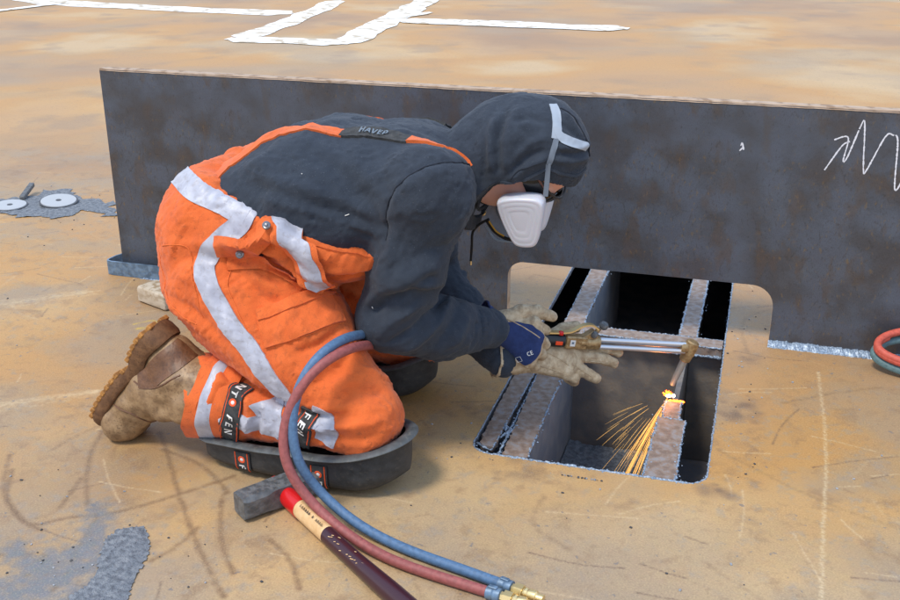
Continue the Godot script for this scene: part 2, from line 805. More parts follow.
func build_materials() -> void:
	# rust of the deck: ochre scale, grey worn steel, dark blotches, scuffs
	var ochre := rgba(0.70, 0.535, 0.345)
	var c1 := rgba(0.73, 0.54, 0.30)
	var c2 := rgba(0.60, 0.53, 0.45)
	var c3 := rgba(0.50, 0.385, 0.29)
	var c4 := rgba(0.56, 0.56, 0.58)
	var c5 := rgba(0.80, 0.68, 0.50)
	# the wide picture of the deck: 18 m of it, soft streaks of rust and grey
	var wide_layers := [
		layer(1024, 1024, 0.006, 5, 11, [[0.2, rgba(0.62, 0.48, 0.34)], [0.42, ochre], [0.6, c1], [0.8, rgba(0.755, 0.63, 0.455)]], 20.0),
		layer(768, 1024, 0.010, 5, 12, [[0.50, clear(c2)], [0.74, Color(c2.r, c2.g, c2.b, 0.50)]], 25.0),
		layer(1024, 1024, 0.012, 5, 13, [[0.52, clear(c5)], [0.76, Color(c5.r, c5.g, c5.b, 0.24)]], 15.0),
		layer(1024, 1024, 0.024, 5, 19, [[0.60, Color(0.55, 0.46, 0.375, 0)], [0.82, Color(0.55, 0.46, 0.375, 0.45)]], 10.0),
	]
	# what a closer look adds
	var deck_layers := [
		layer(1024, 1024, 0.010, 5, 20, [[0.48, clear(c2)], [0.75, Color(c2.r, c2.g, c2.b, 0.55)]], 30.0),
		layer(1024, 1024, 0.045, 5, 14, [[0.62, clear(c3)], [0.85, Color(c3.r, c3.g, c3.b, 0.38)]], 18.0),
		layer(1024, 1024, 0.10, 4, 18, [[0.60, Color(0.56, 0.545, 0.53, 0)], [0.80, Color(0.56, 0.545, 0.53, 0.35)]], 14.0),
	]
	var grain_layers := [
		layer(1024, 1024, 0.28, 3, 15, [[0.30, Color(0.36, 0.28, 0.21, 0.20)], [0.50, Color(0.6, 0.45, 0.3, 0.0)], [0.70, Color(0.88, 0.76, 0.56, 0.16)]]),
		layer(1024, 1024, 0.05, 5, 23, [[0.62, Color(0.48, 0.38, 0.29, 0.0)], [0.80, Color(0.48, 0.38, 0.29, 0.22)]], 10.0),
		layer(1024, 1024, 0.05, 2, 17, [[0.85, Color(0.40, 0.40, 0.42, 0.0)], [0.88, Color(0.40, 0.40, 0.42, 0.6)]], 8.0),
	]
	var relief_layers := [layer(512, 512, 0.12, 5, 21, [[0, Color.BLACK], [1, Color.WHITE]])]
	var mill_layers := [
		layer(1024, 1024, 0.008, 5, 31, [[0.25, rgba(0.245, 0.245, 0.26)], [0.45, rgba(0.265, 0.287, 0.325)], [0.65, rgba(0.295, 0.325, 0.375)]], 25.0),
		layer(1024, 1024, 0.010, 5, 36, [[0.52, rgba(0.36, 0.40, 0.455, 0)], [0.78, rgba(0.36, 0.40, 0.455, 0.28)]], 25.0),
		layer(1024, 512, 0.016, 5, 32, [[0.6, rgba(0.30, 0.22, 0.15, 0)], [0.8, rgba(0.31, 0.245, 0.20, 0.55)]], 25.0),
		layer(1024, 512, 0.04, 2, 33, [[0.86, rgba(0.16, 0.15, 0.155, 0)], [0.93, rgba(0.16, 0.15, 0.155, 0.55)], [0.97, rgba(0.33, 0.33, 0.35, 0.4)]], 9.0, FastNoiseLite.TYPE_SIMPLEX_SMOOTH, true),
		layer(1024, 512, 0.1, 4, 34, [[0.72, rgba(0.50, 0.37, 0.2, 0)], [0.82, rgba(0.52, 0.385, 0.21, 0.5)]], 7.0),
		layer(2048, 1024, 0.2, 2, 35, [[0.3, rgba(0.15, 0.15, 0.16, 0.18)], [0.5, rgba(0.25, 0.25, 0.26, 0)], [0.75, rgba(0.36, 0.36, 0.38, 0.15)]]),
	]
	var weave_layers := [layer(512, 512, 0.22, 2, 41, [[0.2, Color.BLACK], [0.8, Color.WHITE]])]
	var navy_layers := [
		layer(512, 512, 0.024, 4, 42, [[0.3, rgba(0.145, 0.178, 0.225)], [0.7, rgba(0.185, 0.22, 0.268)]], 10.0),
		layer(1024, 1024, 0.3, 2, 43, [[0.3, rgba(0.09, 0.105, 0.13, 0.5)], [0.5, rgba(0.2, 0.22, 0.26, 0)], [0.72, rgba(0.205, 0.25, 0.315, 0.5)]]),
		layer(1024, 1024, 0.09, 2, 44, [[0.86, rgba(0.5, 0.52, 0.55, 0)], [0.9, rgba(0.6, 0.62, 0.65, 0.7)]]),
	]
	var orange_layers := [
		layer(512, 512, 0.016, 4, 51, [[0.3, rgba(0.83, 0.385, 0.15)], [0.7, rgba(0.885, 0.435, 0.185)]], 10.0),
		layer(512, 512, 0.024, 5, 52, [[0.60, rgba(0.55, 0.27, 0.15, 0)], [0.85, rgba(0.50, 0.26, 0.15, 0.34)]], 20.0),
		layer(512, 512, 0.06, 4, 53, [[0.72, rgba(0.25, 0.16, 0.12, 0)], [0.82, rgba(0.25, 0.16, 0.12, 0.30)]], 20.0),
		layer(1024, 1024, 0.3, 2, 54, [[0.3, rgba(0.62, 0.22, 0.08, 0.4)], [0.5, rgba(0.8, 0.32, 0.12, 0)], [0.72, rgba(0.88, 0.42, 0.20, 0.4)]]),
	]
	var tape_layers := [
		layer(512, 512, 0.02, 4, 61, [[0.3, rgba(0.62, 0.63, 0.68)], [0.7, rgba(0.70, 0.71, 0.76)]], 10.0),
		layer(512, 512, 0.05, 4, 62, [[0.68, rgba(0.5, 0.46, 0.44, 0)], [0.8, rgba(0.5, 0.46, 0.44, 0.5)]], 20.0),
	]
	var leather_layers := [
		layer(512, 512, 0.02, 5, 71, [[0.25, rgba(0.46, 0.36, 0.255)], [0.5, rgba(0.565, 0.455, 0.33)], [0.75, rgba(0.63, 0.52, 0.385)]], 15.0),
		layer(512, 512, 0.08, 4, 72, [[0.62, rgba(0.29, 0.22, 0.16, 0)], [0.78, rgba(0.29, 0.22, 0.16, 0.5)]], 10.0),
		layer(1024, 1024, 0.12, 3, 73, [[0.66, rgba(0.68, 0.58, 0.44, 0)], [0.8, rgba(0.68, 0.58, 0.44, 0.4)]]),
	]
	var glove_layers := [
		layer(512, 512, 0.024, 5, 81, [[0.25, rgba(0.60, 0.51, 0.40)], [0.5, rgba(0.71, 0.63, 0.51)], [0.75, rgba(0.78, 0.71, 0.60)]], 15.0),
		layer(512, 512, 0.07, 4, 82, [[0.60, rgba(0.33, 0.28, 0.23, 0)], [0.80, rgba(0.36, 0.31, 0.26, 0.28)]], 12.5),
	]
	var rubber_layers := [
		layer(512, 512, 0.02, 5, 91, [[0.3, rgba(0.15, 0.155, 0.16)], [0.7, rgba(0.21, 0.215, 0.22)]], 15.0),
		layer(512, 512, 0.06, 4, 92, [[0.64, rgba(0.38, 0.34, 0.28, 0)], [0.82, rgba(0.38, 0.34, 0.28, 0.5)]], 20.0),
	]
	var slag_layers := [layer(512, 512, 0.08, 4, 95, [[0.2, rgba(0.36, 0.405, 0.47)], [0.45, rgba(0.47, 0.54, 0.62)], [0.62, rgba(0.57, 0.64, 0.72)], [0.8, rgba(0.70, 0.75, 0.80)]])]
	var strip_layers := [
		layer(512, 512, 0.024, 5, 96, [[0.25, rgba(0.455, 0.385, 0.34)], [0.5, rgba(0.54, 0.465, 0.41)], [0.75, rgba(0.55, 0.53, 0.53)]], 15.0),
		layer(512, 512, 0.1, 4, 97, [[0.6, rgba(0.42, 0.46, 0.53, 0)], [0.78, rgba(0.45, 0.49, 0.56, 0.22)]], 10.0),
		layer(1024, 1024, 0.2, 2, 98, [[0.3, rgba(0.3, 0.22, 0.18, 0.15)], [0.5, rgba(0.5, 0.4, 0.35, 0)], [0.72, rgba(0.72, 0.6, 0.5, 0.15)]]),
	]
	var web_layers := [
		layer(512, 512, 0.016, 5, 99, [[0.3, rgba(0.42, 0.41, 0.41)], [0.5, rgba(0.47, 0.445, 0.425)], [0.72, rgba(0.52, 0.485, 0.45)]], 20.0),
		layer(1024, 1024, 0.07, 3, 100, [[0.72, rgba(0.55, 0.42, 0.28, 0)], [0.8, rgba(0.55, 0.42, 0.28, 0.6)]]),
	]
	var dust_layers := [
		layer(512, 512, 0.04, 5, 101, [[0.25, rgba(0.31, 0.33, 0.355)], [0.5, rgba(0.40, 0.425, 0.455)], [0.75, rgba(0.50, 0.515, 0.53)]], 12.5),
		layer(1024, 1024, 0.25, 2, 102, [[0.3, rgba(0.2, 0.2, 0.22, 0.5)], [0.5, rgba(0.4, 0.42, 0.45, 0)], [0.72, rgba(0.72, 0.74, 0.77, 0.5)]]),
	]
	var paint_layers := [layer(512, 512, 0.02, 5, 104, [[0.30, rgba(0.72, 0.66, 0.57)], [0.42, rgba(0.86, 0.85, 0.83)], [0.7, rgba(0.93, 0.93, 0.92)]], 20.0)]
	var hose_layers := [layer(512, 512, 0.03, 4, 105, [[0.25, rgba(0.84, 0.84, 0.84)], [0.6, rgba(0.95, 0.95, 0.95)], [0.8, rgba(1, 1, 1)]], 20.0)]
	var iron_layers := [
		layer(512, 512, 0.02, 5, 106, [[0.3, rgba(0.30, 0.31, 0.32)], [0.7, rgba(0.43, 0.44, 0.45)]], 15.0),
		layer(512, 512, 0.06, 4, 107, [[0.6, rgba(0.46, 0.40, 0.33, 0)], [0.8, rgba(0.46, 0.40, 0.33, 0.6)]], 20.0),
	]
	var wood_layers := [layer(512, 512, 0.02, 4, 108, [[0.3, rgba(0.78, 0.62, 0.42)], [0.7, rgba(0.88, 0.74, 0.55)]], 15.0)]
	var relief2_layers := [layer(512, 512, 0.05, 5, 109, [[0.2, Color.BLACK], [0.8, Color.WHITE]])]

	var wide: Image = await compose(wide_layers)
	wide.resize(2048, 2048, Image.INTERPOLATE_CUBIC)
	picture("deck_wide", wide)
	# the near picture is the same rust, 4.8 m of it, closer
	var near_px := Rect2i(roundi(6.6 / 18.0 * 2048.0), roundi(12.3 / 18.0 * 2048.0), roundi(4.8 / 18.0 * 2048.0), roundi(4.8 / 18.0 * 2048.0))
	var deck_im := wide.get_region(near_px)
	deck_im.resize(2048, 2048, Image.INTERPOLATE_CUBIC)
	for l in deck_layers:
		var im: Image = await settle(l)
		im.resize(1024, 1024, Image.INTERPOLATE_CUBIC)
		fade_out(im, 160)
		im.resize(2048, 2048, Image.INTERPOLATE_CUBIC)
		deck_im.blend_rect(im, Rect2i(0, 0, 2048, 2048), Vector2i.ZERO)
	# fine scratches dragged over the rust
	for i in 420:
		var at := Vector2(rng.randf_range(140, 1900), rng.randf_range(140, 1900))
		var along := Vector2.from_angle(rng.randf_range(-0.5, 0.6) + (PI / 2 if rng.randf() < 0.3 else 0.0)) * rng.randf_range(12, 90)
		var light := rng.randf() < 0.5
		stroke(deck_im, [at, at + along * 0.5 + along.orthogonal() * rng.randf_range(-0.06, 0.06), at + along], brush(3, Color(0.86, 0.76, 0.6, 0.30) if light else Color(0.38, 0.3, 0.25, 0.28)), 1.0, 0.4)
	draw_marks(deck_im)
	picture("deck", deck_im)
	picture("grain", await compose(grain_layers))
	var relief := picture("relief", await compose(relief_layers))
	var relief2 := picture("relief2", await compose(relief2_layers))
	var weave := picture("weave", await compose(weave_layers))

	for called in ["deck_rust", "deck_rust_far"]:
		var deck := plain(called, Color.WHITE, 0.60)
		deck.albedo_color = rgba(0.96, 0.97, 0.985)
		deck.albedo_texture = tex.deck if called == "deck_rust" else tex.deck_wide
		deck.detail_enabled = true
		deck.detail_albedo = tex.grain
		deck.detail_blend_mode = BaseMaterial3D.BLEND_MODE_MIX
		deck.detail_uv_layer = BaseMaterial3D.DETAIL_UV_2

	var mill := wrapped("mill_scale", picture("mill", await compose(mill_layers)), relief, 0.75, 0.40, 0.0, 0.03)
	mill.metallic_specular = 0.5
	wrapped("navy_cloth", picture("navy", await compose(navy_layers)), weave, 3.2, 0.95, 0.0, 0.035)
	mats.navy_cloth.rim_enabled = true
	mats.navy_cloth.rim = 0.12
	mats.navy_cloth.rim_tint = 0.6
	wrapped("orange_cloth", picture("orange", await compose(orange_layers)), weave, 2.2, 0.9, 0.0, 0.03)
	mats.orange_cloth.rim_enabled = true
	mats.orange_cloth.rim = 0.2
	wrapped("reflective", picture("tape", await compose(tape_layers)), weave, 3.0, 0.45, 0.0, 0.01)
	wrapped("leather", picture("leather", await compose(leather_layers)), relief2, 3.0, 0.48, 0.0, 0.05)
	wrapped("glove_leather", picture("glove", await compose(glove_layers)), relief2, 4.0, 0.85, 0.0, 0.05)
	wrapped("rubber", picture("rubber", await compose(rubber_layers)), relief2, 3.0, 0.6, 0.0, 0.03)
	wrapped("slag", picture("slag", await compose(slag_layers)), relief2, 4.0, 0.42, 0.2, 0.1)
	wrapped("strip_rust", picture("strip", await compose(strip_layers)), relief, 3.0, 0.6, 0.0, 0.04)
	wrapped("web_steel", picture("web", await compose(web_layers)), relief, 1.6, 0.55, 0.0, 0.05)
	wrapped("dust", picture("dust", await compose(dust_layers)), relief2, 2.5, 0.75, 0.0, 0.25)
	wrapped("white_paint", picture("paint", await compose(paint_layers)), null, 0.5, 0.7)
	var hose_pic := picture("hose", await compose(hose_layers))
	wrapped("blue_hose", hose_pic, relief2, 6.0, 0.6, 0.0, 0.02).albedo_color = rgba(0.33, 0.46, 0.60)
	wrapped("red_hose", hose_pic, relief2, 6.0, 0.6, 0.0, 0.02).albedo_color = rgba(0.62, 0.34, 0.33)
	wrapped("teal_hose", hose_pic, relief2, 6.0, 0.6, 0.0, 0.02).albedo_color = rgba(0.38, 0.50, 0.52)
	wrapped("coral_hose", hose_pic, relief2, 6.0, 0.6, 0.0, 0.02).albedo_color = rgba(0.80, 0.36, 0.29)
	wrapped("cast_iron", picture("iron", await compose(iron_layers)), relief2, 5.0, 0.5, 0.2, 0.05)
	wrapped("wood", picture("wood", await compose(wood_layers)), null, 4.0, 0.5)
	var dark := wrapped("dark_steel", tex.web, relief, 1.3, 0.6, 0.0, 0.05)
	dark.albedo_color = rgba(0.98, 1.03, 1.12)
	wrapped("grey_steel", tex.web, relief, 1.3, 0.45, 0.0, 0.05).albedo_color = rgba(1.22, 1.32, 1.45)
	var edge := wrapped("plate_edge", tex.paint, relief, 2.0, 0.6, 0.0, 0.05)
	edge.albedo_color = rgba(0.74, 0.64, 0.55)
	wrapped("bracket_steel", tex.iron, relief2, 3.0, 0.45, 0.3, 0.02).albedo_color = rgba(1.05, 1.25, 1.45)
	wrapped("sole_rubber", tex.leather, relief2, 4.0, 0.75, 0.0, 0.05).albedo_color = rgba(0.74, 0.64, 0.56)
	wrapped("tread_rubber", tex.leather, relief2, 4.0, 0.8, 0.0, 0.05).albedo_color = rgba(1.15, 1.0, 0.72)
	wrapped("leather_trim", tex.leather, relief2, 4.0, 0.5, 0.0, 0.05).albedo_color = rgba(0.72, 0.61, 0.56)
	wrapped("navy_knit", tex.navy, weave, 5.0, 0.95, 0.0, 0.08).albedo_color = rgba(0.85, 1.0, 1.45)
	wrapped("strap_web", tex.rubber, weave, 6.0, 0.9, 0.0, 0.05).albedo_color = rgba(1.15, 1.15, 1.15)
	wrapped("pale_block", tex.paint, relief2, 3.0, 0.85, 0.0, 0.1).albedo_color = rgba(0.80, 0.74, 0.66)
	wrapped("rim_rubber", tex.rubber, relief2, 3.0, 0.6, 0.0, 0.03).albedo_color = rgba(1.45, 1.5, 1.52)
	plain("steel_tube", rgba(0.80, 0.81, 0.83), 0.34, 0.75)
	plain("nozzle", rgba(0.66, 0.65, 0.62), 0.4, 0.5)
	wrapped("brass", tex.glove, relief2, 6.0, 0.4, 0.55, 0.02).albedo_color = rgba(0.92, 0.87, 0.77)
	plain("bright_brass", rgba(0.90, 0.80, 0.58), 0.3, 0.8)
	plain("black_plastic", rgba(0.10, 0.10, 0.11), 0.45)
	plain("orange_plastic", rgba(0.90, 0.28, 0.10), 0.45)
	plain("red_paint", rgba(0.78, 0.09, 0.10), 0.3)
	plain("purple_paint", rgba(0.22, 0.10, 0.14), 0.3)
	plain("white_print", rgba(0.85, 0.85, 0.84), 0.7)
	plain("orange_print", rgba(0.88, 0.33, 0.14), 0.7)
	plain("grey_print", rgba(0.42, 0.47, 0.52), 0.7)
	plain("dark_print", rgba(0.12, 0.10, 0.10), 0.7)
	plain("filter_white", rgba(0.77, 0.78, 0.82), 0.36)
	mats.filter_white.subsurf_scatter_enabled = true
	mats.filter_white.subsurf_scatter_strength = 0.15
	plain("mask_grey", rgba(0.50, 0.56, 0.63), 0.5)
	plain("band_grey", rgba(0.60, 0.64, 0.69), 0.6)
	plain("elastic_grey", rgba(0.40, 0.44, 0.49), 0.85)
	plain("black_cord", rgba(0.06, 0.06, 0.065), 0.8)
	plain("yellow_thread", rgba(0.75, 0.58, 0.18), 0.7)
	plain("lens_dark", rgba(0.05, 0.055, 0.06), 0.1)
	plain("skin", rgba(0.86, 0.66, 0.60), 0.5)
	mats.skin.subsurf_scatter_enabled = true
	mats.skin.subsurf_scatter_strength = 0.2
	plain("eye_white", rgba(0.88, 0.87, 0.85), 0.2)
	plain("iris", rgba(0.20, 0.25, 0.28), 0.2)
	plain("hair", rgba(0.16, 0.12, 0.09), 0.6)
	plain("button_metal", rgba(0.50, 0.50, 0.52), 0.35, 0.8)
	plain("chalk", rgba(0.84, 0.85, 0.88), 0.9)
	plain("disc_face", rgba(0.66, 0.67, 0.68), 0.45)
	plain("disc_rim", rgba(0.30, 0.31, 0.33), 0.7)
	plain("stitch", rgba(0.84, 0.42, 0.19), 0.9)
	plain("navy_stitch", rgba(0.12, 0.145, 0.19), 0.9)
	var hot := plain("hot_metal", rgba(1.0, 0.55, 0.2), 0.6)
	hot.emission_enabled = true
	hot.emission = rgba(1.0, 0.42, 0.10)
	hot.emission_energy_multiplier = 4.0
	var flame := plain("flame", rgba(1.0, 0.9, 0.8), 0.6)
	flame.emission_enabled = true
	flame.emission = rgba(1.0, 0.86, 0.72)
	flame.emission_energy_multiplier = 6.0
	var spark := plain("spark", rgba(1.0, 0.75, 0.4), 0.6)
	spark.emission_enabled = true
	spark.emission = rgba(0.95, 0.74, 0.40)
	spark.emission_energy_multiplier = 0.65


# where the near deck picture lies: 4.8 m by 4.8 m of floor
func mark_at(x: float, z: float) -> Vector2:
	return Vector2((x + 2.4) / 4.8, (z + 5.2) / 4.8) * 2048.0


func mark_line(im: Image, pts: Array, br: Image, wobble := 1.0, step := 1.5) -> void:
	var q := []
	for p in pts:
		q.append(mark_at(p.x, p.y))
	stroke(im, q, br, step, wobble)


func draw_marks(im: Image) -> void:
	var b := brush(8, Color(0.47, 0.36, 0.255, 0.16))
	# drag curves left on the floor by the hoses
	for line in [bones([[-0.580, 0.000, 0.222], [-0.540, 0.000, 0.314], [-0.473, 0.000, 0.412], [-0.408, 0.000, 0.489]]), bones([[-0.698, 0.000, 0.389], [-0.606, -0.000, 0.506], [-0.513, 0.000, 0.568], [-0.457, 0.000, 0.584], [-0.410, 0.000, 0.540], [-0.346, 0.000, 0.500], [-0.294, 0.000, 0.441], [-0.234, 0.000, 0.354], [-0.192, 0.000, 0.287]]), bones([[-0.455, 0.000, 0.184], [-0.376, 0.000, 0.264], [-0.272, -0.000, 0.377], [-0.163, 0.000, 0.488], [-0.085, 0.000, 0.562], [0.010, 0.000, 0.643]]), bones([[-0.400, 0.000, 0.250], [-0.287, 0.000, 0.275], [-0.180, -0.000, 0.341], [-0.167, 0.000, 0.376], [-0.090, 0.000, 0.496], [-0.010, 0.000, 0.581]]), bones([[-0.648, 0.000, 0.437], [-0.571, 0.000, 0.533], [-0.484, 0.000, 0.584], [-0.436, 0.000, 0.594]]), bones([[-0.488, 0.000, 0.410], [-0.467, 0.000, 0.472], [-0.453, 0.000, 0.518]]), bones([[-0.455, 0.000, 0.692], [-0.416, 0.000, 0.670], [-0.394, 0.000, 0.668]]), bones([[-0.368, 0.000, 0.658], [-0.357, 0.000, 0.699], [-0.354, 0.000, 0.723]]), bones([[-0.005, 0.000, 0.463], [0.062, 0.000, 0.505], [0.122, 0.000, 0.576]]), bones([[-0.364, 0.000, 0.507], [-0.335, 0.000, 0.590], [-0.296, 0.000, 0.676], [-0.283, 0.000, 0.739]]), bones([[-0.156, 0.000, 0.478], [-0.158, 0.000, 0.550], [-0.175, 0.000, 0.603]])]:
		var q := []
		for p in line:
			q.append(Vector2(p.x, p.z))
		mark_line(im, q, b)
		mark_line(im, q, brush(4, Color(0.41, 0.315, 0.23, 0.12)))
	# many fainter scuffs
	for i in 150:
		var p := Vector2(rng.randf_range(-1.9, 2.0), rng.randf_range(-4.6, -1.0))
		var a := rng.randf_range(0, TAU)
		var l := rng.randf_range(0.04, 0.28)
		var q: Vector2 = p + Vector2.from_angle(a) * l
		var r := q + Vector2.from_angle(a + rng.randf_range(-0.9, 0.9)) * l
		var dark := rng.randf() < 0.6
		mark_line(im, [p, q, r], brush(int(rng.randf_range(3, 8)), Color(0.42, 0.33, 0.26, 0.09) if dark else Color(0.82, 0.72, 0.57, 0.12)), 1.5, 1.5)
	# pale rubbed streaks
	for s in [[Vector2(-1.6, -2.75), Vector2(-1.1, -2.98)], [Vector2(-1.25, -2.15), Vector2(-0.85, -2.3)]]:
		for k in 7:
			var o := Vector2(rng.randf_range(-0.02, 0.02), rng.randf_range(-0.02, 0.02)) * (0.15 if s[0].x > 0 else 1.0)
			mark_line(im, [s[0] + o, (s[0] + s[1]) * 0.5 + o * 1.5, s[1] + o], brush(7 if s[0].x < 0 else 3, Color(0.93, 0.84, 0.68, 0.10 if s[0].x < 0 else 0.16)), 2.0, 2.0)
	var chalked := []
	for p in bones([[0.926, 0.000, -0.690], [0.953, 0.000, -0.423], [0.968, 0.000, -0.188], [0.973, 0.000, 0.049], [0.982, 0.000, 0.302]]):
		chalked.append(Vector2(p.x, p.z))
	for k in 3:
		mark_line(im, chalked, brush(3, Color(0.93, 0.85, 0.70, 0.22)), 1.6, 1.6)
	# soot and heat stains beside the cuts
	for s in [[1.93, -0.42, 0.03, 40], [1.50, -0.84, 0.03, 22], [1.92, -0.80, 0.025, 20], [1.35, -0.6, 0.02, 14], [1.95, -0.1, 0.02, 16]]:
		for k in s[3]:
			var q := pl(s[0] + rng.randfn() * s[2], 0, s[1] + rng.randfn() * s[2])
			var br := brush(int(rng.randf_range(6, 26)), Color(0.30, 0.25, 0.25, 0.13))
			im.blend_rect(br, Rect2i(Vector2i.ZERO, br.get_size()), Vector2i(mark_at(q.x, q.z)) - br.get_size() / 2)
	for line in [bones([[-0.405, 0.000, 0.780], [-0.366, 0.000, 0.750], [-0.351, 0.000, 0.691], [-0.334, 0.000, 0.631], [-0.307, 0.000, 0.607]]), bones([[-0.384, 0.000, 0.802], [-0.323, 0.000, 0.772], [-0.293, 0.000, 0.706], [-0.287, 0.000, 0.660]]), bones([[-0.454, 0.000, 0.654], [-0.394, 0.000, 0.681], [-0.338, 0.000, 0.692]]), bones([[-0.391, 0.000, 0.483], [-0.352, 0.000, 0.525], [-0.310, 0.000, 0.598], [-0.289, 0.000, 0.647]]), bones([[-0.333, 0.000, 0.737], [-0.286, 0.000, 0.688], [-0.248, 0.000, 0.625]]), bones([[-0.254, 0.000, 0.752], [-0.224, 0.000, 0.710], [-0.209, 0.000, 0.674]])]:
		for p in curve(line, 0.004):
			for n in 6:
				var br := brush(int(rng.randf_range(4, 14)), Color(0.445, 0.46, 0.485, 0.26))
				im.blend_rect(br, Rect2i(Vector2i.ZERO, br.get_size()), Vector2i(mark_at(p.x + rng.randfn() * 0.016, p.z + rng.randfn() * 0.014)) - br.get_size() / 2)
	# ground-in grey metal dust round the heap and by the discs
	for s in [[Vector2(-0.80, -1.55), 0.14, 220], [Vector2(-1.55, -3.92), 0.13, 240], [Vector2(-0.66, -1.66), 0.06, 90]]:
		for k in s[2]:
			var q: Vector2 = s[0] + Vector2(rng.randfn() * s[1] * 1.3, rng.randfn() * s[1] * 0.7)
			var br := brush(int(rng.randf_range(3, 14)), Color(0.48, 0.49, 0.51, 0.28))
			im.blend_rect(br, Rect2i(Vector2i.ZERO, br.get_size()), Vector2i(mark_at(q.x, q.y)) - br.get_size() / 2)
	# yellow crayon scrawl by the block
	mark_line(im, [Vector2(-0.90, -2.72), Vector2(-0.85, -2.75), Vector2(-0.83, -2.70), Vector2(-0.88, -2.69), Vector2(-0.80, -2.73)], brush(4, Color(0.85, 0.70, 0.25, 0.35)), 1.5, 1.0)


# ------------------------------------------------------------------ the deck and what lies under it

# fades a layer out towards the borders of its picture, so that near and wide deck pictures meet
func fade_out(im: Image, border: int) -> void:
	var mask := Image.create(64, 64, false, Image.FORMAT_RGBA8)
	for y in 64:
		for x in 64:
			var e := minf(minf(x, 63 - x), minf(y, 63 - y)) / (border / 32.0)
			mask.set_pixel(x, y, Color(1, 1, 1, clampf(e, 0, 1)))
	mask.resize(im.get_width(), im.get_height(), Image.INTERPOLATE_BILINEAR)
	# keep each colour, scale only its cover
	var a := im.get_data()
	var b := mask.get_data()
	for k in range(3, a.size(), 4):
		if a[k] and b[k] < 255:
			a[k] = a[k] * b[k] / 255
	im.set_data(im.get_width(), im.get_height(), false, Image.FORMAT_RGBA8, a)


func floor_face(s: Shape, poly: PackedVector2Array, wide: bool) -> void:
	var at := s.v.size()
	for p in poly:
		s.add(Vector3(p.x, 0, p.y), Vector2((p.x + 9.0) / 18.0, (p.y + 17.5) / 18.0) if wide else Vector2((p.x + 2.4) / 4.8, (p.y + 5.2) / 4.8))
		s.uv2.append(Vector2(p.x, p.y) / 1.3)
	var ids := Geometry2D.triangulate_polygon(poly)
	for i in ids.size() / 3:
		var a := poly[ids[i * 3]]
		var b := poly[ids[i * 3 + 1]]
		var c := poly[ids[i * 3 + 2]]
		if (b - a).cross(c - a) > 0:
			s.tri(at + ids[i * 3], at + ids[i * 3 + 1], at + ids[i * 3 + 2])
		else:
			s.tri(at + ids[i * 3], at + ids[i * 3 + 2], at + ids[i * 3 + 1])


const HOLE_L := 1.379
const HOLE_R := 1.889
const HOLE_N := -0.787
const HOLE_F := 0.62
const HOLE_C := 0.045


func hole_outline() -> Array:
	var o := []
	for c in [[HOLE_R - HOLE_C, HOLE_N + HOLE_C, -90.0], [HOLE_R - HOLE_C, HOLE_F - HOLE_C, 0.0], [HOLE_L + HOLE_C, HOLE_F - HOLE_C, 90.0], [HOLE_L + HOLE_C, HOLE_N + HOLE_C, 180.0]]:
		for k in 7:
			var a := deg_to_rad(c[2] + k * 15.0)
			o.append(Vector2(c[0] + cos(a) * HOLE_C, c[1] + sin(a) * HOLE_C))
	return o


func build_deck() -> void:
	var o := hole_outline()
	var hole := PackedVector2Array()
	for p in o:
		var q := pl(p.x, 0, p.y)
		hole.append(Vector2(q.x, q.z))
	var mid := Vector2(0.42, -2.5)
	var s := Shape.new()
	s.use_uv2 = true
	for half in [PackedVector2Array([Vector2(-2.4, -5.2), Vector2(mid.x, -5.2), Vector2(mid.x, -0.4), Vector2(-2.4, -0.4)]), PackedVector2Array([Vector2(mid.x, -5.2), Vector2(2.4, -5.2), Vector2(2.4, -0.4), Vector2(mid.x, -0.4)])]:
		for piece in Geometry2D.clip_polygons(half, hole):
			floor_face(s, piece, false)
	structure("deck", s.build(1.0), mats.deck_rust)
	s = Shape.new()
	s.use_uv2 = true
	for r in [[-70, -90, 70, -5.2], [-70, -0.4, 70, 60], [-70, -5.2, -2.4, -0.4], [2.4, -5.2, 70, -0.4]]:
		floor_face(s, PackedVector2Array([Vector2(r[0], r[1]), Vector2(r[2], r[1]), Vector2(r[2], r[3]), Vector2(r[0], r[3])]), true)
	structure("deck", s.build(1.0), mats.deck_rust_far)
	# the cut edge of the opening
	var e := Shape.new()
	var path := []
	for i in o.size():
		var a: Vector2 = o[i]
		var b: Vector2 = o[(i + 1) % o.size()]
		var m := maxi(1, int(a.distance_to(b) / 0.008))
		for k in m:
			path.append(a.lerp(b, float(k) / m))
	var rings := []
	for p in path:
		var top := pl(p.x, -0.0005, p.y)
		rings.append([top, top + Vector3(rng.randf_range(-0.001, 0.001), -0.006, rng.randf_range(-0.001, 0.001)), top + Vector3(rng.randf_range(-0.002, 0.002), -0.014, rng.randf_range(-0.002, 0.002))])
	rings.append(rings[0])
	e.loft(rings, false, false)
	structure("deck_edge", e.build(30), mats.dark_steel)
	# molten lip along the torch cut
	var lip := Shape.new()
	slag_run(lip, o.slice(21, 28) + o.slice(0, 1), 0.0035, true)
	slag_run(lip, [o[27], o[0]], 0.0045)
	slag_run(lip, [o[6], o[7]], 0.0028)
	slag_run(lip, [o[20], o[21]], 0.0022)
	slag_run(lip, o.slice(0, 7), 0.0035, true)
	structure("deck_slag", lip.build(60), mats.slag)


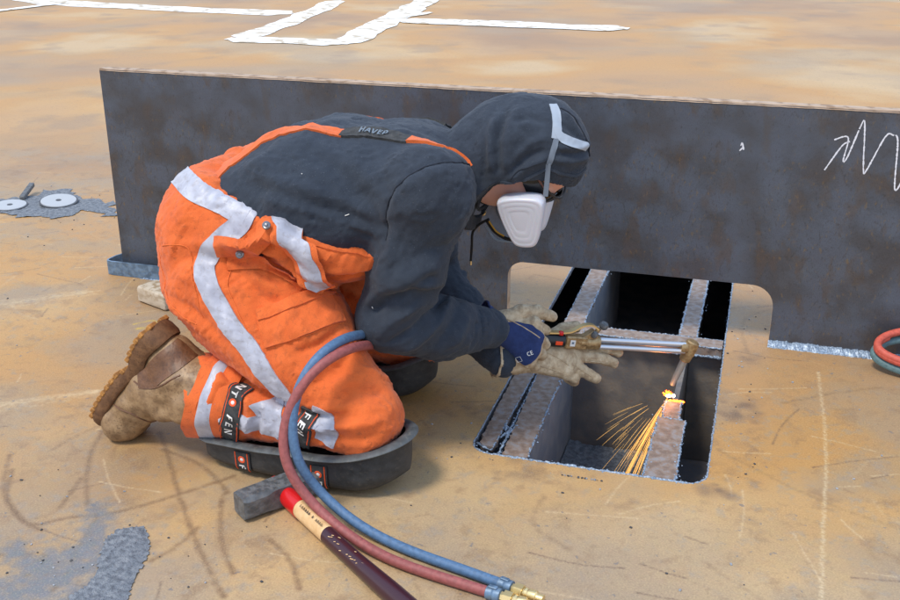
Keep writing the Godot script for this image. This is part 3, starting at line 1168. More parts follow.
# a run of frozen spatter along a cut, in plate coordinates
func slag_run(s: Shape, pts: Array, r: float, keep := false, y := 0.0, high := 0.0) -> void:
	var path := []
	for i in pts.size() - 1:
		var a: Vector2 = pts[i]
		var b: Vector2 = pts[i + 1]
		var m := maxi(1, int(a.distance_to(b) / (r * 1.1)))
		for k in m:
			path.append(a.lerp(b, float(k) / m))
	path.append(pts[-1])
	r *= 0.78
	var line := []
	var rad := []
	for i in path.size():
		var p: Vector2 = path[i]
		line.append(pl(p.x + rng.randfn() * r * 0.35, y + rng.randf_range(-0.6, 0.25) * r + high, p.y + rng.randfn() * r * 0.35))
		rad.append(r * rng.randf_range(0.35, 1.25))
	s.tube(line, rad, 7)
	for i in path.size():
		if rng.randf() < 0.22:
			var p: Vector2 = path[i]
			var d := r * rng.randf_range(0.3, 0.8)
			s.ball(pl(p.x + rng.randfn() * r * 1.7, y + d * 0.3, p.y + rng.randfn() * r * 1.7), plate_x * d, Vector3(0, d * 0.7, 0), plate_w * d, 5)


# a flame-cut piece of plate: ragged outline, thickness
func ragged(outline: Array, y: float, thick: float, rough: float) -> Shape:
	var poly := PackedVector2Array()
	for i in outline.size():
		var a: Vector2 = outline[i]
		var b: Vector2 = outline[(i + 1) % outline.size()]
		var m := maxi(1, int(a.distance_to(b) / 0.007))
		for k in m:
			var p := a.lerp(b, float(k) / m)
			poly.append(p + Vector2(rng.randfn(), rng.randfn()) * rough * (0.3 if k == 0 else 1.0))
	var s := Shape.new()
	var ids := Geometry2D.triangulate_polygon(poly)
	for p in poly:
		var q := pl(p.x, y, p.y)
		s.add(q, Vector2(q.x, q.z))
	for i in ids.size() / 3:
		var a := poly[ids[i * 3]]
		var b := poly[ids[i * 3 + 1]]
		var c := poly[ids[i * 3 + 2]]
		if (b - a).cross(c - a) > 0:
			s.tri(ids[i * 3], ids[i * 3 + 1], ids[i * 3 + 2])
		else:
			s.tri(ids[i * 3], ids[i * 3 + 2], ids[i * 3 + 1])
	var top := []
	var low := []
	for p in poly:
		top.append(pl(p.x, y, p.y))
		low.append(pl(p.x + rng.randfn() * rough * 0.6, y - thick, p.y + rng.randfn() * rough * 0.6))
	top.append(top[0])
	low.append(low[0])
	s.loft([top, low], false, false)
	return s


func slab(s: Shape, u0: float, u1: float, y0: float, y1: float, w0: float, w1: float, bevel := 0.0) -> void:
	s.box(pl((u0 + u1) * 0.5, (y0 + y1) * 0.5, (w0 + w1) * 0.5), plate_x * (u1 - u0) * 0.5, Vector3(0, (y1 - y0) * 0.5, 0), plate_w * (w1 - w0) * 0.5, bevel)


func build_pit() -> void:
	# the closed cell under the deck
	var f := Shape.new()
	slab(f, 0.8, 2.5, -0.38, -0.365, -1.2, 1.6)
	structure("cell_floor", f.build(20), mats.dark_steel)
	for w in [[0.8, 0.815, -0.365, -0.016, -1.2, 1.6], [2.3, 2.315, -0.365, -0.016, -1.2, 1.6], [0.816, 2.299, -0.365, -0.016, -1.2, -1.185], [0.816, 2.299, -0.365, -0.016, 1.585, 1.6]]:
		var s := Shape.new()
		slab(s, w[0], w[1], w[2], w[3], w[4], w[5])
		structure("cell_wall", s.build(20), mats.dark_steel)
	# underside of the deck plating round the opening
	var un := Shape.new()
	for w in [[0.8, HOLE_L, -1.2, 1.6], [HOLE_R, 2.3, -1.2, 1.6], [HOLE_L, HOLE_R, -1.2, HOLE_N], [HOLE_L, HOLE_R, HOLE_F, 1.6]]:
		slab(un, w[0], w[1], -0.0158, -0.0145, w[2], w[3])
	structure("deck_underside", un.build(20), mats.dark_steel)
	# grit swept into the bottom of the cell
	var g := Shape.new()
	var nz := noise_of(FastNoiseLite.TYPE_SIMPLEX_SMOOTH, 30.0, 3, 5)
	for i in 41:
		for j in 61:
			var u := 1.481 + 0.30 * i / 40.0
			var w := -0.9 + 0.85 * j / 60.0
			var edge := minf(minf(i, 40 - i) / 6.0, 1.0)
			g.add(pl(u, -0.362 + 0.012 * (1.0 - edge) + 0.012 * absf(nz.get_noise_2d(u, w)) + rng.randf() * 0.004, w))
	for i in 40:
		for j in 60:
			var o := i * 61 + j
			g.quad(o, o + 61, o + 62, o + 1)
	var grit := part("grit", g.build_smooth(), mats.dust)
	describe(grit, "blue grey cutting grit on the bottom of the cell below the opening", "grit", "", "stuff")

	var left := thing("web_plate", "long dark web plate on the left inside the opening, under the twin rusty strips", "steel plate", pl(1.47, -0.2, -0.1))
	var s := Shape.new()
	slab(s, 1.464, 1.478, -0.363, -0.016, -1.18, 0.95)
	part("plate", s.build(20), mats.grey_steel, left)
	var strip := ragged([Vector2(1.452, -0.783), Vector2(1.507, -0.781), Vector2(1.503, -0.5), Vector2(1.507, -0.05), Vector2(1.494, 0.05), Vector2(1.496, 0.60), Vector2(1.440, 0.60), Vector2(1.442, 0.0), Vector2(1.440, -0.35)], -0.002, 0.013, 0.0016)
	part("flange_strip", strip.build(30), mats.strip_rust, left)
	var sl := Shape.new()
	slag_run(sl, [Vector2(1.506, -0.781), Vector2(1.503, -0.5), Vector2(1.507, -0.05), Vector2(1.494, 0.05), Vector2(1.496, 0.60)], 0.0042, false, -0.004)
	slag_run(sl, [Vector2(1.443, -0.78), Vector2(1.440, -0.35), Vector2(1.442, 0.0), Vector2(1.440, 0.60)], 0.0036, false, -0.004)
	slag_run(sl, [Vector2(1.452, -0.784), Vector2(1.507, -0.783)], 0.004, false, -0.003)
	part("slag", sl.build(60), mats.slag, left)
	part("flange_strip", ragged([Vector2(1.390, -0.735), Vector2(1.400, -0.748), Vector2(1.425, -0.752), Vector2(1.431, -0.35), Vector2(1.429, -0.12), Vector2(1.3835, -0.10), Vector2(1.3835, -0.4)], -0.003, 0.013, 0.0012).build(30), mats.strip_rust, left)
	sl = Shape.new()
	slag_run(sl, [Vector2(1.424, -0.752), Vector2(1.431, -0.35), Vector2(1.429, -0.12)], 0.003, false, -0.004)
	slag_run(sl, [Vector2(1.386, -0.735), Vector2(1.40, -0.752), Vector2(1.425, -0.755)], 0.005, false, -0.006)
	slag_run(sl, [Vector2(1.43, -0.70), Vector2(1.445, -0.66), Vector2(1.425, -0.64), Vector2(1.44, -0.69), Vector2(1.452, -0.64)], 0.005, false, -0.004)
	part("slag", sl.build(60), mats.slag, left)

	var rt := thing("web_plate", "web plate on the right inside the opening, being cut where the sparks fall", "steel plate", pl(1.79, -0.2, -0.1))
	s = Shape.new()
	slab(s, 1.784, 1.797, -0.363, -0.016, -1.18, -0.042)
	slab(s, 1.784, 1.797, -0.363, -0.016, -0.028, 0.95)
	part("plate", s.build(20), mats.web_steel, rt)
	part("flange_strip", ragged([Vector2(1.757, -0.782), Vector2(1.826, -0.783), Vector2(1.823, -0.62), Vector2(1.824, -0.505), Vector2(1.760, -0.500)], -0.002, 0.014, 0.0018).build(30), mats.strip_rust, rt)
	part("flange_strip", ragged([Vector2(1.770, -0.495), Vector2(1.809, -0.498), Vector2(1.806, -0.41), Vector2(1.770, -0.408)], -0.004, 0.013, 0.0018).build(30), mats.strip_rust, rt)
	part("flange_strip", ragged([Vector2(1.764, 0.0), Vector2(1.812, 0.0), Vector2(1.813, 0.60), Vector2(1.768, 0.60)], -0.002, 0.014, 0.0016).build(30), mats.strip_rust, rt)
	sl = Shape.new()
	slag_run(sl, [Vector2(1.758, -0.78), Vector2(1.761, -0.50), Vector2(1.824, -0.505), Vector2(1.823, -0.62), Vector2(1.826, -0.782), Vector2(1.758, -0.784)], 0.0042, false, -0.003)
	slag_run(sl, [Vector2(1.77, -0.495), Vector2(1.770, -0.41)], 0.004, false, -0.005)
	slag_run(sl, [Vector2(1.808, -0.495), Vector2(1.806, -0.41)], 0.004, false, -0.005)
	slag_run(sl, [Vector2(1.765, 0.0), Vector2(1.768, 0.60)], 0.004, false, -0.003)
	slag_run(sl, [Vector2(1.812, 0.0), Vector2(1.813, 0.60)], 0.004, false, -0.003)
	part("slag", sl.build(60), mats.slag, rt)

	var cross := thing("cross_frame", "cross frame behind the torch with a rusty top bar across the opening", "steel plate", pl(1.63, -0.2, -0.035))
	s = Shape.new()
	slab(s, 1.481, 1.781, -0.363, -0.034, -0.041, -0.029)
	slab(s, 1.800, 1.892, -0.363, -0.034, -0.041, -0.029)
	part("plate", s.build(20), mats.web_steel, cross)
	part("top_bar", ragged([Vector2(1.512, -0.062), Vector2(1.884, -0.062), Vector2(1.884, -0.008), Vector2(1.498, -0.008)], -0.001, 0.03, 0.0010).build(30), mats.strip_rust, cross)
	sl = Shape.new()
	slag_run(sl, [Vector2(1.512, -0.062), Vector2(1.884, -0.062)], 0.0032, false, -0.002)
	slag_run(sl, [Vector2(1.50, -0.006), Vector2(1.884, -0.006)], 0.003, false, -0.002)
	slag_run(sl, [Vector2(1.512, -0.062), Vector2(1.884, -0.062)], 0.0045, false, -0.03)
	slag_run(sl, [Vector2(1.81, -0.064), Vector2(1.885, -0.062)], 0.0055, false, -0.028)
	part("slag", sl.build(60), mats.slag, cross)

	var side := Shape.new()
	slab(side, 1.893, 1.905, -0.363, -0.017, -1.18, -0.043)
	var b := part("side_plate", side.build(20), mats.dark_steel)
	describe(b, "dark side plate of the opening, right of the cut web", "steel plate")


func build_plate() -> void:
	var base := pl(1.2, 0, 0.006)
	var t := thing("steel_plate", "long upright dark steel plate with a rounded notch, standing behind the kneeling person", "steel plate", base)
	var th := 0.034
	# outline along the plate, with the notch
	var o := [Vector2(0, 0.004), Vector2(1.272, 0.004)]
	for k in 9:
		var a := deg_to_rad(180.0 - k * 90.0 / 8)
		o.append(Vector2(1.272 + 0.045 + cos(a) * 0.045, 0.167 - 0.045 + sin(a) * 0.045))
	for k in 9:
		var a := deg_to_rad(90.0 - k * 90.0 / 8)
		o.append(Vector2(2.002 - 0.06 + cos(a) * 0.06, 0.167 - 0.06 + sin(a) * 0.06))
	o += [Vector2(2.002, 0.004), Vector2(3.2, 0.004), Vector2(3.2, 0.648), Vector2(0, 0.648)]
	var poly := PackedVector2Array(o)
	var ids := Geometry2D.triangulate_polygon(poly)
	var s := Shape.new()
	for w in [0.0, th]:
		var at := s.v.size()
		for p in poly:
			s.add(pl(p.x, p.y, w))
		for i in ids.size() / 3:
			s.tri(at + ids[i * 3], at + ids[i * 3 + 1], at + ids[i * 3 + 2])
	part("plate_face", s.build(10), mats.mill_scale, t)
	var bevel := Shape.new()
	var brings := []
	for i in 161:
		var bu := 3.2 * i / 160.0
		var j1 := rng.randf_range(-0.0006, 0.0006)
		brings.append([pl(bu, 0.6445 + j1, -0.0012), pl(bu, 0.6500 + j1, 0.002), pl(bu, 0.6512, 0.008), pl(bu, 0.6505, th)])
	bevel.loft(brings, false, false)
	part("top_edge", bevel.build(20), mats.plate_edge, t)
	var e := Shape.new()
	var rings := []
	for k in range(o.size() + 1):
		var p: Vector2 = o[k % o.size()]
		rings.append([pl(p.x, p.y + 0.0, 0.0004), pl(p.x, p.y, th - 0.0004)])
	for k in o.size():
		var at := e.v.size()
		for p in [rings[k][0], rings[k][1], rings[k + 1][1], rings[k + 1][0]]:
			e.add(p)
		e.quad(at, at + 1, at + 2, at + 3)
	part("cut_edge", e.build(30), mats.plate_edge, t)
	# chalk scrawl on the plate
	for line in [[Vector2(2.085, 0.492), Vector2(2.118, 0.555), Vector2(2.135, 0.568)], [Vector2(2.098, 0.570), Vector2(2.130, 0.578), Vector2(2.126, 0.520), Vector2(2.135, 0.530), Vector2(2.156, 0.610), Vector2(2.164, 0.612), Vector2(2.176, 0.500), Vector2(2.184, 0.500), Vector2(2.215, 0.585), Vector2(2.232, 0.590), Vector2(2.245, 0.575), Vector2(2.256, 0.455), Vector2(2.275, 0.50), Vector2(2.30, 0.58)], [Vector2(1.876, 0.540), Vector2(1.879, 0.548), Vector2(1.884, 0.530)], [Vector2(1.874, 0.527), Vector2(1.881, 0.535)]]:
		var chalk := Shape.new()
		var pts: Array = curve(line, 0.0035)
		for i in pts.size() - 1:
			if rng.randf() < 0.02:
				continue
			var a: Vector2 = pts[i]
			var b: Vector2 = pts[i + 1]
			var n := (b - a).normalized().orthogonal() * rng.randf_range(0.0012, 0.0022)
			var at := chalk.v.size()
			for p in [a - n, a + n, b + n, b - n]:
				chalk.add(pl(p.x + rng.randf_range(-0.0005, 0.0005), p.y, -0.0008))
			chalk.quad(at, at + 1, at + 2, at + 3)
		part("chalk_mark", chalk.build(10), mats.chalk, t).set_meta("kind", "stuff")
	# ground weld seam at the foot
	var weld := thing("weld_seam", "bright ragged weld seam along the foot of the plate right of the notch", "weld seam", pl(2.3, 0, -0.012))
	var ws := Shape.new()
	var nz := noise_of(FastNoiseLite.TYPE_SIMPLEX_SMOOTH, 55.0, 3, 8)
	var wr := []
	for i in 260:
		var u := 2.000 + 0.004 * i
		var h := 0.013 + 0.004 * nz.get_noise_1d(u) + rng.randf() * 0.002
		var d := 0.020 + 0.007 * nz.get_noise_1d(u + 9.0) + rng.randf() * 0.003
		wr.append([pl(u, h, 0.001), pl(u, h * (0.75 + rng.randf() * 0.2), -d * 0.35), pl(u, h * (0.4 + rng.randf() * 0.2), -d * 0.7), pl(u, -0.002, -d)])
	ws.loft(wr, false, false)
	part("bead", ws.build(40), mats.slag, weld)
	var wl := Shape.new()
	slag_run(wl, [Vector2(2.0, -0.018), Vector2(3.0, -0.020)], 0.005)
	part("spatter", wl.build(60), mats.slag, weld)


# a sprayed line on the floor: frayed edges, pinched here and there
func paint_line(pts: Array, width: float, y := 0.004) -> void:
	var path: Array = curve(pts, 0.035)
	var nz := noise_of(FastNoiseLite.TYPE_SIMPLEX_SMOOTH, 1.3, 2, 91)
	var rows := []
	var total := path.size()
	for i in total:
		var t: Vector2 = (path[mini(i + 1, total - 1)] - path[maxi(i - 1, 0)]).normalized()
		var n := t.orthogonal()
		var p: Vector2 = path[i]
		var taper := clampf(minf(i, total - 1 - i) / 6.0, 0.35, 1.0)
		var a := width * 0.5 * taper * (1.0 + 0.35 * nz.get_noise_2d(p.x, p.y)) + rng.randf_range(-0.0015, 0.0015)
		var b := width * 0.5 * taper * (1.0 + 0.35 * nz.get_noise_2d(p.x + 40.0, p.y)) + rng.randf_range(-0.0015, 0.0015)
		var l := p + n * a
		var r := p - n * b
		rows.append([Vector3(r.x, y, r.y), Vector3(p.x, y, p.y), Vector3(l.x, y, l.y)])
	var s := Shape.new()
	s.loft(rows, false, false)
	structure("painted_marking", s.build(10), mats.white_paint)


func build_markings() -> void:
	paint_line([Vector2(-5.4, -13.2), Vector2(-4.25, -11.75), Vector2(-1.58, -10.62)], 0.42, 0.0030)
	paint_line([Vector2(-1.735, -8.80), Vector2(-1.45, -10.3), Vector2(-1.25, -12.0)], 0.25, 0.0037)
	paint_line([Vector2(-1.84, -8.79), Vector2(-0.80, -8.49)], 0.36, 0.0044)
	paint_line([Vector2(-0.86, -8.45), Vector2(-0.62, -9.8), Vector2(-0.15, -12.6)], 0.28, 0.0051)
	paint_line([Vector2(-0.52, -10.1), Vector2(0.4, -9.82), Vector2(1.58, -9.43)], 0.38, 0.0058)
	paint_line([Vector2(-0.62, -10.25), Vector2(-0.18, -10.75)], 0.18, 0.0065)
	paint_line([Vector2(-4.9, -10.2), Vector2(-4.2, -11.7)], 0.15, 0.0072)


# ------------------------------------------------------------------ the person: fields

const HEAD := Vector3(0.304, 0.640, -0.13)     # in bo() coordinates


func bov(v: Vector3) -> Vector3:
	return bo(v.x, v.y, v.z)


func bod(f: float, u: float, l: float) -> Vector3:
	return fore * f + Vector3(0, u, 0) + right * l


# head axes: crown, face, right ear
func crown_dir() -> Vector3:
	return bod(0.93, 0.37, 0).normalized()


func face_dir() -> Vector3:
	return bod(0.37, -0.93, 0).normalized()


# a point given along face, crown and right ear from the middle of the head
func hd(n: float, c: float, s: float) -> Vector3:
	return bov(HEAD) + face_dir() * n + crown_dir() * c + right * s


func bones(list: Array) -> Array[Vector3]:
	var o: Array[Vector3] = []
	for p in list:
		o.append(bo(p[0], p[1], p[2]))
	return o


func torso_field(grow: float) -> Field:
	var f := Field.new()
	for s in [-1.0, 1.0]:
		f.bone(bo(-0.30, 0.465, 0.0 + 0.075 * s), bo(-0.11, 0.543, -0.03 + 0.08 * s), 0.124 + grow, 0.124 + grow, 0.10)
		f.bone(bo(-0.11, 0.543, -0.03 + 0.08 * s), bo(0.06, 0.553, -0.07 + 0.085 * s), 0.124 + grow, 0.124 + grow, 0.10)
	f.bone(bo(0.06, 0.575, 0.0), bo(0.165, 0.60, 0.075), 0.115 + grow, 0.086 + grow, 0.05)
	f.bone(bo(0.03, 0.555, -0.14), bo(0.035, 0.550, -0.245), 0.108 + grow, 0.078 + grow, 0.05)
	f.bone(bo(0.08, 0.58, -0.08), bo(0.20, 0.605, -0.105), 0.10 + grow, 0.062 + grow, 0.05)
	return f


const R_ARM := [[0.165, 0.60, 0.075], [0.084, 0.318, 0.085], [0.158, 0.275, -0.015], [0.222, 0.238, -0.128]]
const L_ARM := [[0.035, 0.550, -0.245], [0.000, 0.285, -0.325], [0.105, 0.208, -0.26], [0.252, 0.152, -0.165]]


func sleeves(f: Field, grow: float) -> void:
	var a := bones(R_ARM)
	f.bone(a[0], a[0].lerp(a[1], 0.5), 0.083 + grow, 0.074 + grow, 0.03)
	f.bone(a[0].lerp(a[1], 0.5), a[1], 0.074 + grow, 0.063 + grow, 0.03)
	f.bone(a[1], a[2], 0.063 + grow, 0.062 + grow, 0.03)
	f.bone(a[2], a[3], 0.062 + grow, 0.045 + grow, 0.03)
	var b := bones(L_ARM)
	f.bone(b[0], b[1], 0.078 + grow, 0.062 + grow, 0.03)
	f.bone(b[1], b[2], 0.062 + grow, 0.056 + grow, 0.02)
	f.bone(b[2], b[3], 0.056 + grow, 0.042 + grow, 0.02)


func hoodie_field() -> Field:
	var f := torso_field(0.0)
	sleeves(f, 0.0)
	f.ripple = noise_of(FastNoiseLite.TYPE_SIMPLEX_SMOOTH, 7.0, 2, 301, 0.03)
	f.ripple_size = 0.004
	f.crumple = crumpled(6.0, 401)
	f.crumple_size = 0.0072
	return f


# sharp-ridged wrinkles of worn cloth
func crumpled(freq: float, sd: int) -> FastNoiseLite:
	var n := noise_of(FastNoiseLite.TYPE_SIMPLEX_SMOOTH, freq, 2, sd, 0.06)
	n.fractal_type = FastNoiseLite.FRACTAL_RIDGED
	n.fractal_gain = 0.36
	return n


const R_LEG := [[-0.26, 0.365, 0.11], [0.072, 0.150, 0.203], [-0.295, 0.142, 0.212]]
const L_LEG := [[-0.26, 0.365, -0.11], [0.0, 0.150, -0.232], [-0.31, 0.142, -0.22]]


func trouser_field() -> Field:
	var f := Field.new()
	for s in [-1.0, 1.0]:
		f.bone(bo(-0.305, 0.425, 0.075 * s), bo(-0.29, 0.47, 0.07 * s), 0.141, 0.136, 0.06)
		f.bone(bo(-0.29, 0.475, 0.08 * s), bo(-0.05, 0.535, -0.03 + 0.088 * s), 0.140, 0.134, 0.05)
		f.bone(bo(-0.05, 0.535, -0.03 + 0.088 * s), bo(0.03, 0.535, -0.05 + 0.085 * s), 0.134, 0.125, 0.05)
	f.half(bo(-0.109, 0.534, 0.1), bod(0.334, 0.943, 0), 0.012)
	for l in [R_LEG, L_LEG]:
		var p := bones(l)
		f.bone(p[0], p[0].lerp(p[1], 0.5), 0.150, 0.128, 0.05)
		f.bone(p[0].lerp(p[1], 0.5), p[1], 0.120, 0.080, 0.02)
		f.bone(p[1], p[1].lerp(p[2], 0.5), 0.078, 0.078, 0.006)
		f.bone(p[1].lerp(p[2], 0.5), p[2], 0.078, 0.086, 0.006)
	for s in [0.212, -0.22]:
		f.block(bo(-0.385, 0.10, s), bod(0.93, 0.28, 0), bod(-0.28, 0.93, 0), right, Vector3(0.10, 0.145, 0.125), 0.01, 0.006, 1)
	f.ripple = noise_of(FastNoiseLite.TYPE_SIMPLEX_SMOOTH, 6.0, 2, 302, 0.04)
	f.ripple_size = 0.005
	f.crumple = crumpled(5.6, 402)
	f.crumple_size = 0.0085
	return f


func hood_field() -> Field:
	var f := Field.new()
	f.egg(hd(-0.004, 0.004, 0), face_dir(), crown_dir(), right, Vector3(0.117, 0.129, 0.101), 0.03)
	f.bone(hd(-0.025, -0.06, 0), bo(0.185, 0.595, -0.10), 0.094, 0.096, 0.06)
	f.bone(hd(0.02, -0.10, 0), bo(0.21, 0.565, -0.11), 0.082, 0.085, 0.05)
	f.egg(hd(0.0, 0.003, 0), face_dir(), crown_dir(), right, Vector3(0.110, 0.122, 0.094), 0.004, 1)
	f.bone(hd(0.02, -0.06, 0), hd(0.03, -0.14, 0), 0.074, 0.066, 0.02, 1)
	f.bone(hd(0.150, -0.036, -0.3), hd(0.150, -0.036, 0.3), 0.124, 0.124, 0.004, 1)
	f.ripple = noise_of(FastNoiseLite.TYPE_SIMPLEX_SMOOTH, 11.0, 3, 303, 0.03)
	f.ripple_size = 0.006
	return f


# ------------------------------------------------------------------ the person: parts

func add_head(f: Field) -> void:
	var n := face_dir()
	var c := crown_dir()
	f.egg(hd(-0.005, 0.03, 0), n, c, right, Vector3(0.094, 0.086, 0.074), 0.02)
	f.egg(hd(0.02, -0.045, 0), n, c, right, Vector3(0.075, 0.075, 0.062), 0.035)
	f.bone(hd(0.055, -0.10, -0.012), hd(0.055, -0.10, 0.012), 0.022, 0.022, 0.03)
	f.bone(hd(0.088, 0.012, 0), hd(0.112, -0.030, 0), 0.009, 0.014, 0.012)
	for s in [-1.0, 1.0]:
		f.egg(hd(0.074, -0.028, 0.036 * s), n, c, right, Vector3(0.02, 0.022, 0.022), 0.02)
		f.bone(hd(0.083, 0.026, 0.015 * s), hd(0.074, 0.028, 0.046 * s), 0.009, 0.008, 0.012)
		f.egg(hd(0.089, 0.004, 0.032 * s), n, c, right, Vector3(0.010, 0.011, 0.016), 0.008, 1)
		f.bone(hd(0.100, -0.034, 0.010 * s), hd(0.098, -0.036, 0.012 * s), 0.008, 0.008, 0.006)
		f.egg(hd(-0.005, -0.005, 0.079 * s), n * 0.9 + right * 0.35 * s, c, right, Vector3(0.018, 0.032, 0.010), 0.006)
	f.bone(hd(0.096, -0.062, -0.018), hd(0.096, -0.062, 0.018), 0.007, 0.007, 0.006)
	f.bone(hd(0.094, -0.076, -0.014), hd(0.094, -0.076, 0.014), 0.008, 0.008, 0.006)
	f.bone(hd(0.106, -0.069, -0.03), hd(0.106, -0.069, 0.03), 0.003, 0.003, 0.004, 1)
	f.bone(hd(-0.03, -0.06, 0), bo(0.19, 0.60, -0.10), 0.056, 0.058, 0.03)


const R_HAND := {
	"wrist": [[0.221, 0.231, -0.145], [0.247, 0.220, -0.159]],
	"knuckles": [[0.312, 0.233, -0.198], [0.321, 0.208, -0.184], [0.321, 0.181, -0.171], [0.311, 0.157, -0.160]],
	"fingers": [
		[[0.312, 0.233, -0.198], [0.328, 0.206, -0.230], [0.308, 0.182, -0.244], [0.285, 0.183, -0.234]],
		[[0.321, 0.208, -0.184], [0.332, 0.181, -0.215], [0.309, 0.158, -0.237], [0.285, 0.163, -0.229]],
		[[0.321, 0.181, -0.171], [0.329, 0.157, -0.202], [0.306, 0.139, -0.225], [0.282, 0.145, -0.218]],
		[[0.311, 0.157, -0.160], [0.319, 0.134, -0.186], [0.297, 0.120, -0.207], [0.277, 0.125, -0.201]]],
	"thumb": [[0.247, 0.243, -0.169], [0.277, 0.257, -0.200], [0.309, 0.251, -0.229], [0.337, 0.234, -0.253]],
}
const L_HAND := {
	"wrist": [[0.252, 0.150, -0.165], [0.280, 0.144, -0.186]],
	"knuckles": [[0.382, 0.153, -0.273], [0.392, 0.137, -0.268], [0.390, 0.120, -0.254], [0.380, 0.106, -0.238]],
	"fingers": [
		[[0.382, 0.153, -0.273], [0.430, 0.152, -0.308], [0.456, 0.146, -0.321], [0.480, 0.136, -0.328]],
		[[0.392, 0.137, -0.268], [0.432, 0.134, -0.287], [0.455, 0.128, -0.296], [0.476, 0.119, -0.302]],
		[[0.390, 0.120, -0.254], [0.414, 0.108, -0.256], [0.431, 0.099, -0.259], [0.446, 0.091, -0.261]],
		[[0.380, 0.106, -0.238], [0.398, 0.092, -0.244], [0.394, 0.078, -0.258], [0.378, 0.078, -0.264]]],
	"thumb": [[0.300, 0.158, -0.215], [0.330, 0.176, -0.256], [0.356, 0.191, -0.283], [0.382, 0.198, -0.298]],
}


func hand_field(f: Field, h: Dictionary, grow: float) -> void:
	var w := bones(h.wrist)
	var k := bones(h.knuckles)
	for i in 4:
		f.bone(w[1], k[i], 0.019 + grow, 0.0125 + grow, 0.012)
	f.bone(w[0], w[1], 0.026 + grow, 0.023 + grow, 0.015)
	for i in 3:
		f.bone(k[i], k[i + 1], 0.0125 + grow, 0.0125 + grow, 0.01)
	var radii := [[0.0118, 0.0108, 0.0098, 0.0085], [0.0122, 0.0112, 0.0102, 0.0088], [0.0116, 0.0106, 0.0096, 0.0084], [0.0104, 0.0094, 0.0086, 0.0076]]
	for i in 4:
		var r := []
		for x in radii[i]:
			r.append(x + grow)
		f.chain(bones(h.fingers[i]), r, 0.004)
	var t := bones(h.thumb)
	f.chain(t, [0.019 + grow, 0.0150 + grow, 0.0130 + grow, 0.0105 + grow], 0.008)
	f.bone(t[0], w[1], 0.018 + grow, 0.020 + grow, 0.015)
	f.bone(t[0], (k[0] + w[1]) * 0.5, 0.017 + grow, 0.014 + grow, 0.012)


func build_body(p: Node3D) -> void:
	var f := Field.new()
	for s in [-1.0, 1.0]:
		f.bone(bo(-0.29, 0.44, 0.06 * s), bo(-0.11, 0.55, -0.03 + 0.06 * s), 0.11, 0.11, 0.05)
		f.bone(bo(-0.11, 0.55, -0.03 + 0.06 * s), bo(0.06, 0.567, -0.07 + 0.07 * s), 0.11, 0.11, 0.05)
	f.bone(bo(0.06, 0.575, 0.0), bo(0.155, 0.60, 0.07), 0.10, 0.06, 0.05)
	f.bone(bo(0.03, 0.555, -0.14), bo(0.035, 0.550, -0.24), 0.085, 0.055, 0.05)
	f.bone(bo(0.08, 0.58, -0.08), bo(0.20, 0.605, -0.105), 0.08, 0.055, 0.04)
	for a in [R_ARM, L_ARM]:
		f.chain(bones(a), [0.060, 0.043, 0.042, 0.029], 0.02)
	for l in [R_LEG, L_LEG]:
		f.chain(bones(l), [0.105, 0.062, 0.045], 0.02)
	f.chain(bones([[-0.31, 0.142, 0.225], [-0.30, 0.17, 0.22], [-0.52, 0.06, 0.22]]), [0.045, 0.04, 0.025], 0.02)
	f.chain(bones([[-0.31, 0.142, -0.22], [-0.30, 0.17, -0.22], [-0.52, 0.06, -0.22]]), [0.045, 0.04, 0.025], 0.02)
	var s := f.skin(0.012)
	var h := Field.new()
	add_head(h)
	h.skin(0.0032, s)
	for hand in [R_HAND, L_HAND]:
		var g := Field.new()
		hand_field(g, hand, 0.0)
		var a: Array = R_ARM if hand == R_HAND else L_ARM
		g.bone(bo(a[2][0], a[2][1], a[2][2]).lerp(bo(a[3][0], a[3][1], a[3][2]), 0.4), bones(hand.wrist)[0], 0.037, 0.026, 0.015)
		g.skin(0.0036, s)
	var body := part("body", s.build_smooth(), mats.skin, p)
	for e in [-1.0, 1.0]:
		var at := hd(0.078, 0.004, 0.032 * e)
		var b := Shape.new()
		b.ball(at, right * 0.012, crown_dir() * 0.012, face_dir() * 0.012, 12)
		var eye := part("eye", b.build_smooth(), mats.eye_white, body)
		b = Shape.new()
		b.ball(at + face_dir() * 0.0085, right * 0.0055, crown_dir() * 0.0055, face_dir() * 0.004, 10)
		part("iris", b.build_smooth(), mats.iris, body)
		b = Shape.new()
		b.tube(curve([hd(0.094, 0.030, 0.014 * e), hd(0.092, 0.035, 0.03 * e), hd(0.082, 0.031, 0.05 * e)], 0.004), 0.004, 6)
		part("eyebrow", b.build_smooth(), mats.hair, body)


func build_clothes(p: Node3D) -> void:
	var hf := hoodie_field()
	hoodie_folds(hf)
	var hoodie := part("hoodie", hf.skin(0.0058).build_smooth(), mats.navy_cloth, p)
	var tf := trouser_field()
	trouser_folds(tf)
	var overalls := part("overalls", tf.skin(0.0058).build_smooth(), mats.orange_cloth, p)
	var of := hood_field()
	hood_folds(of)
	part("hood", of.skin(0.0038).build_smooth(), mats.navy_cloth, hoodie)
	trim_hoodie(hf, of, hoodie)
	trim_overalls(tf, hf, overalls)


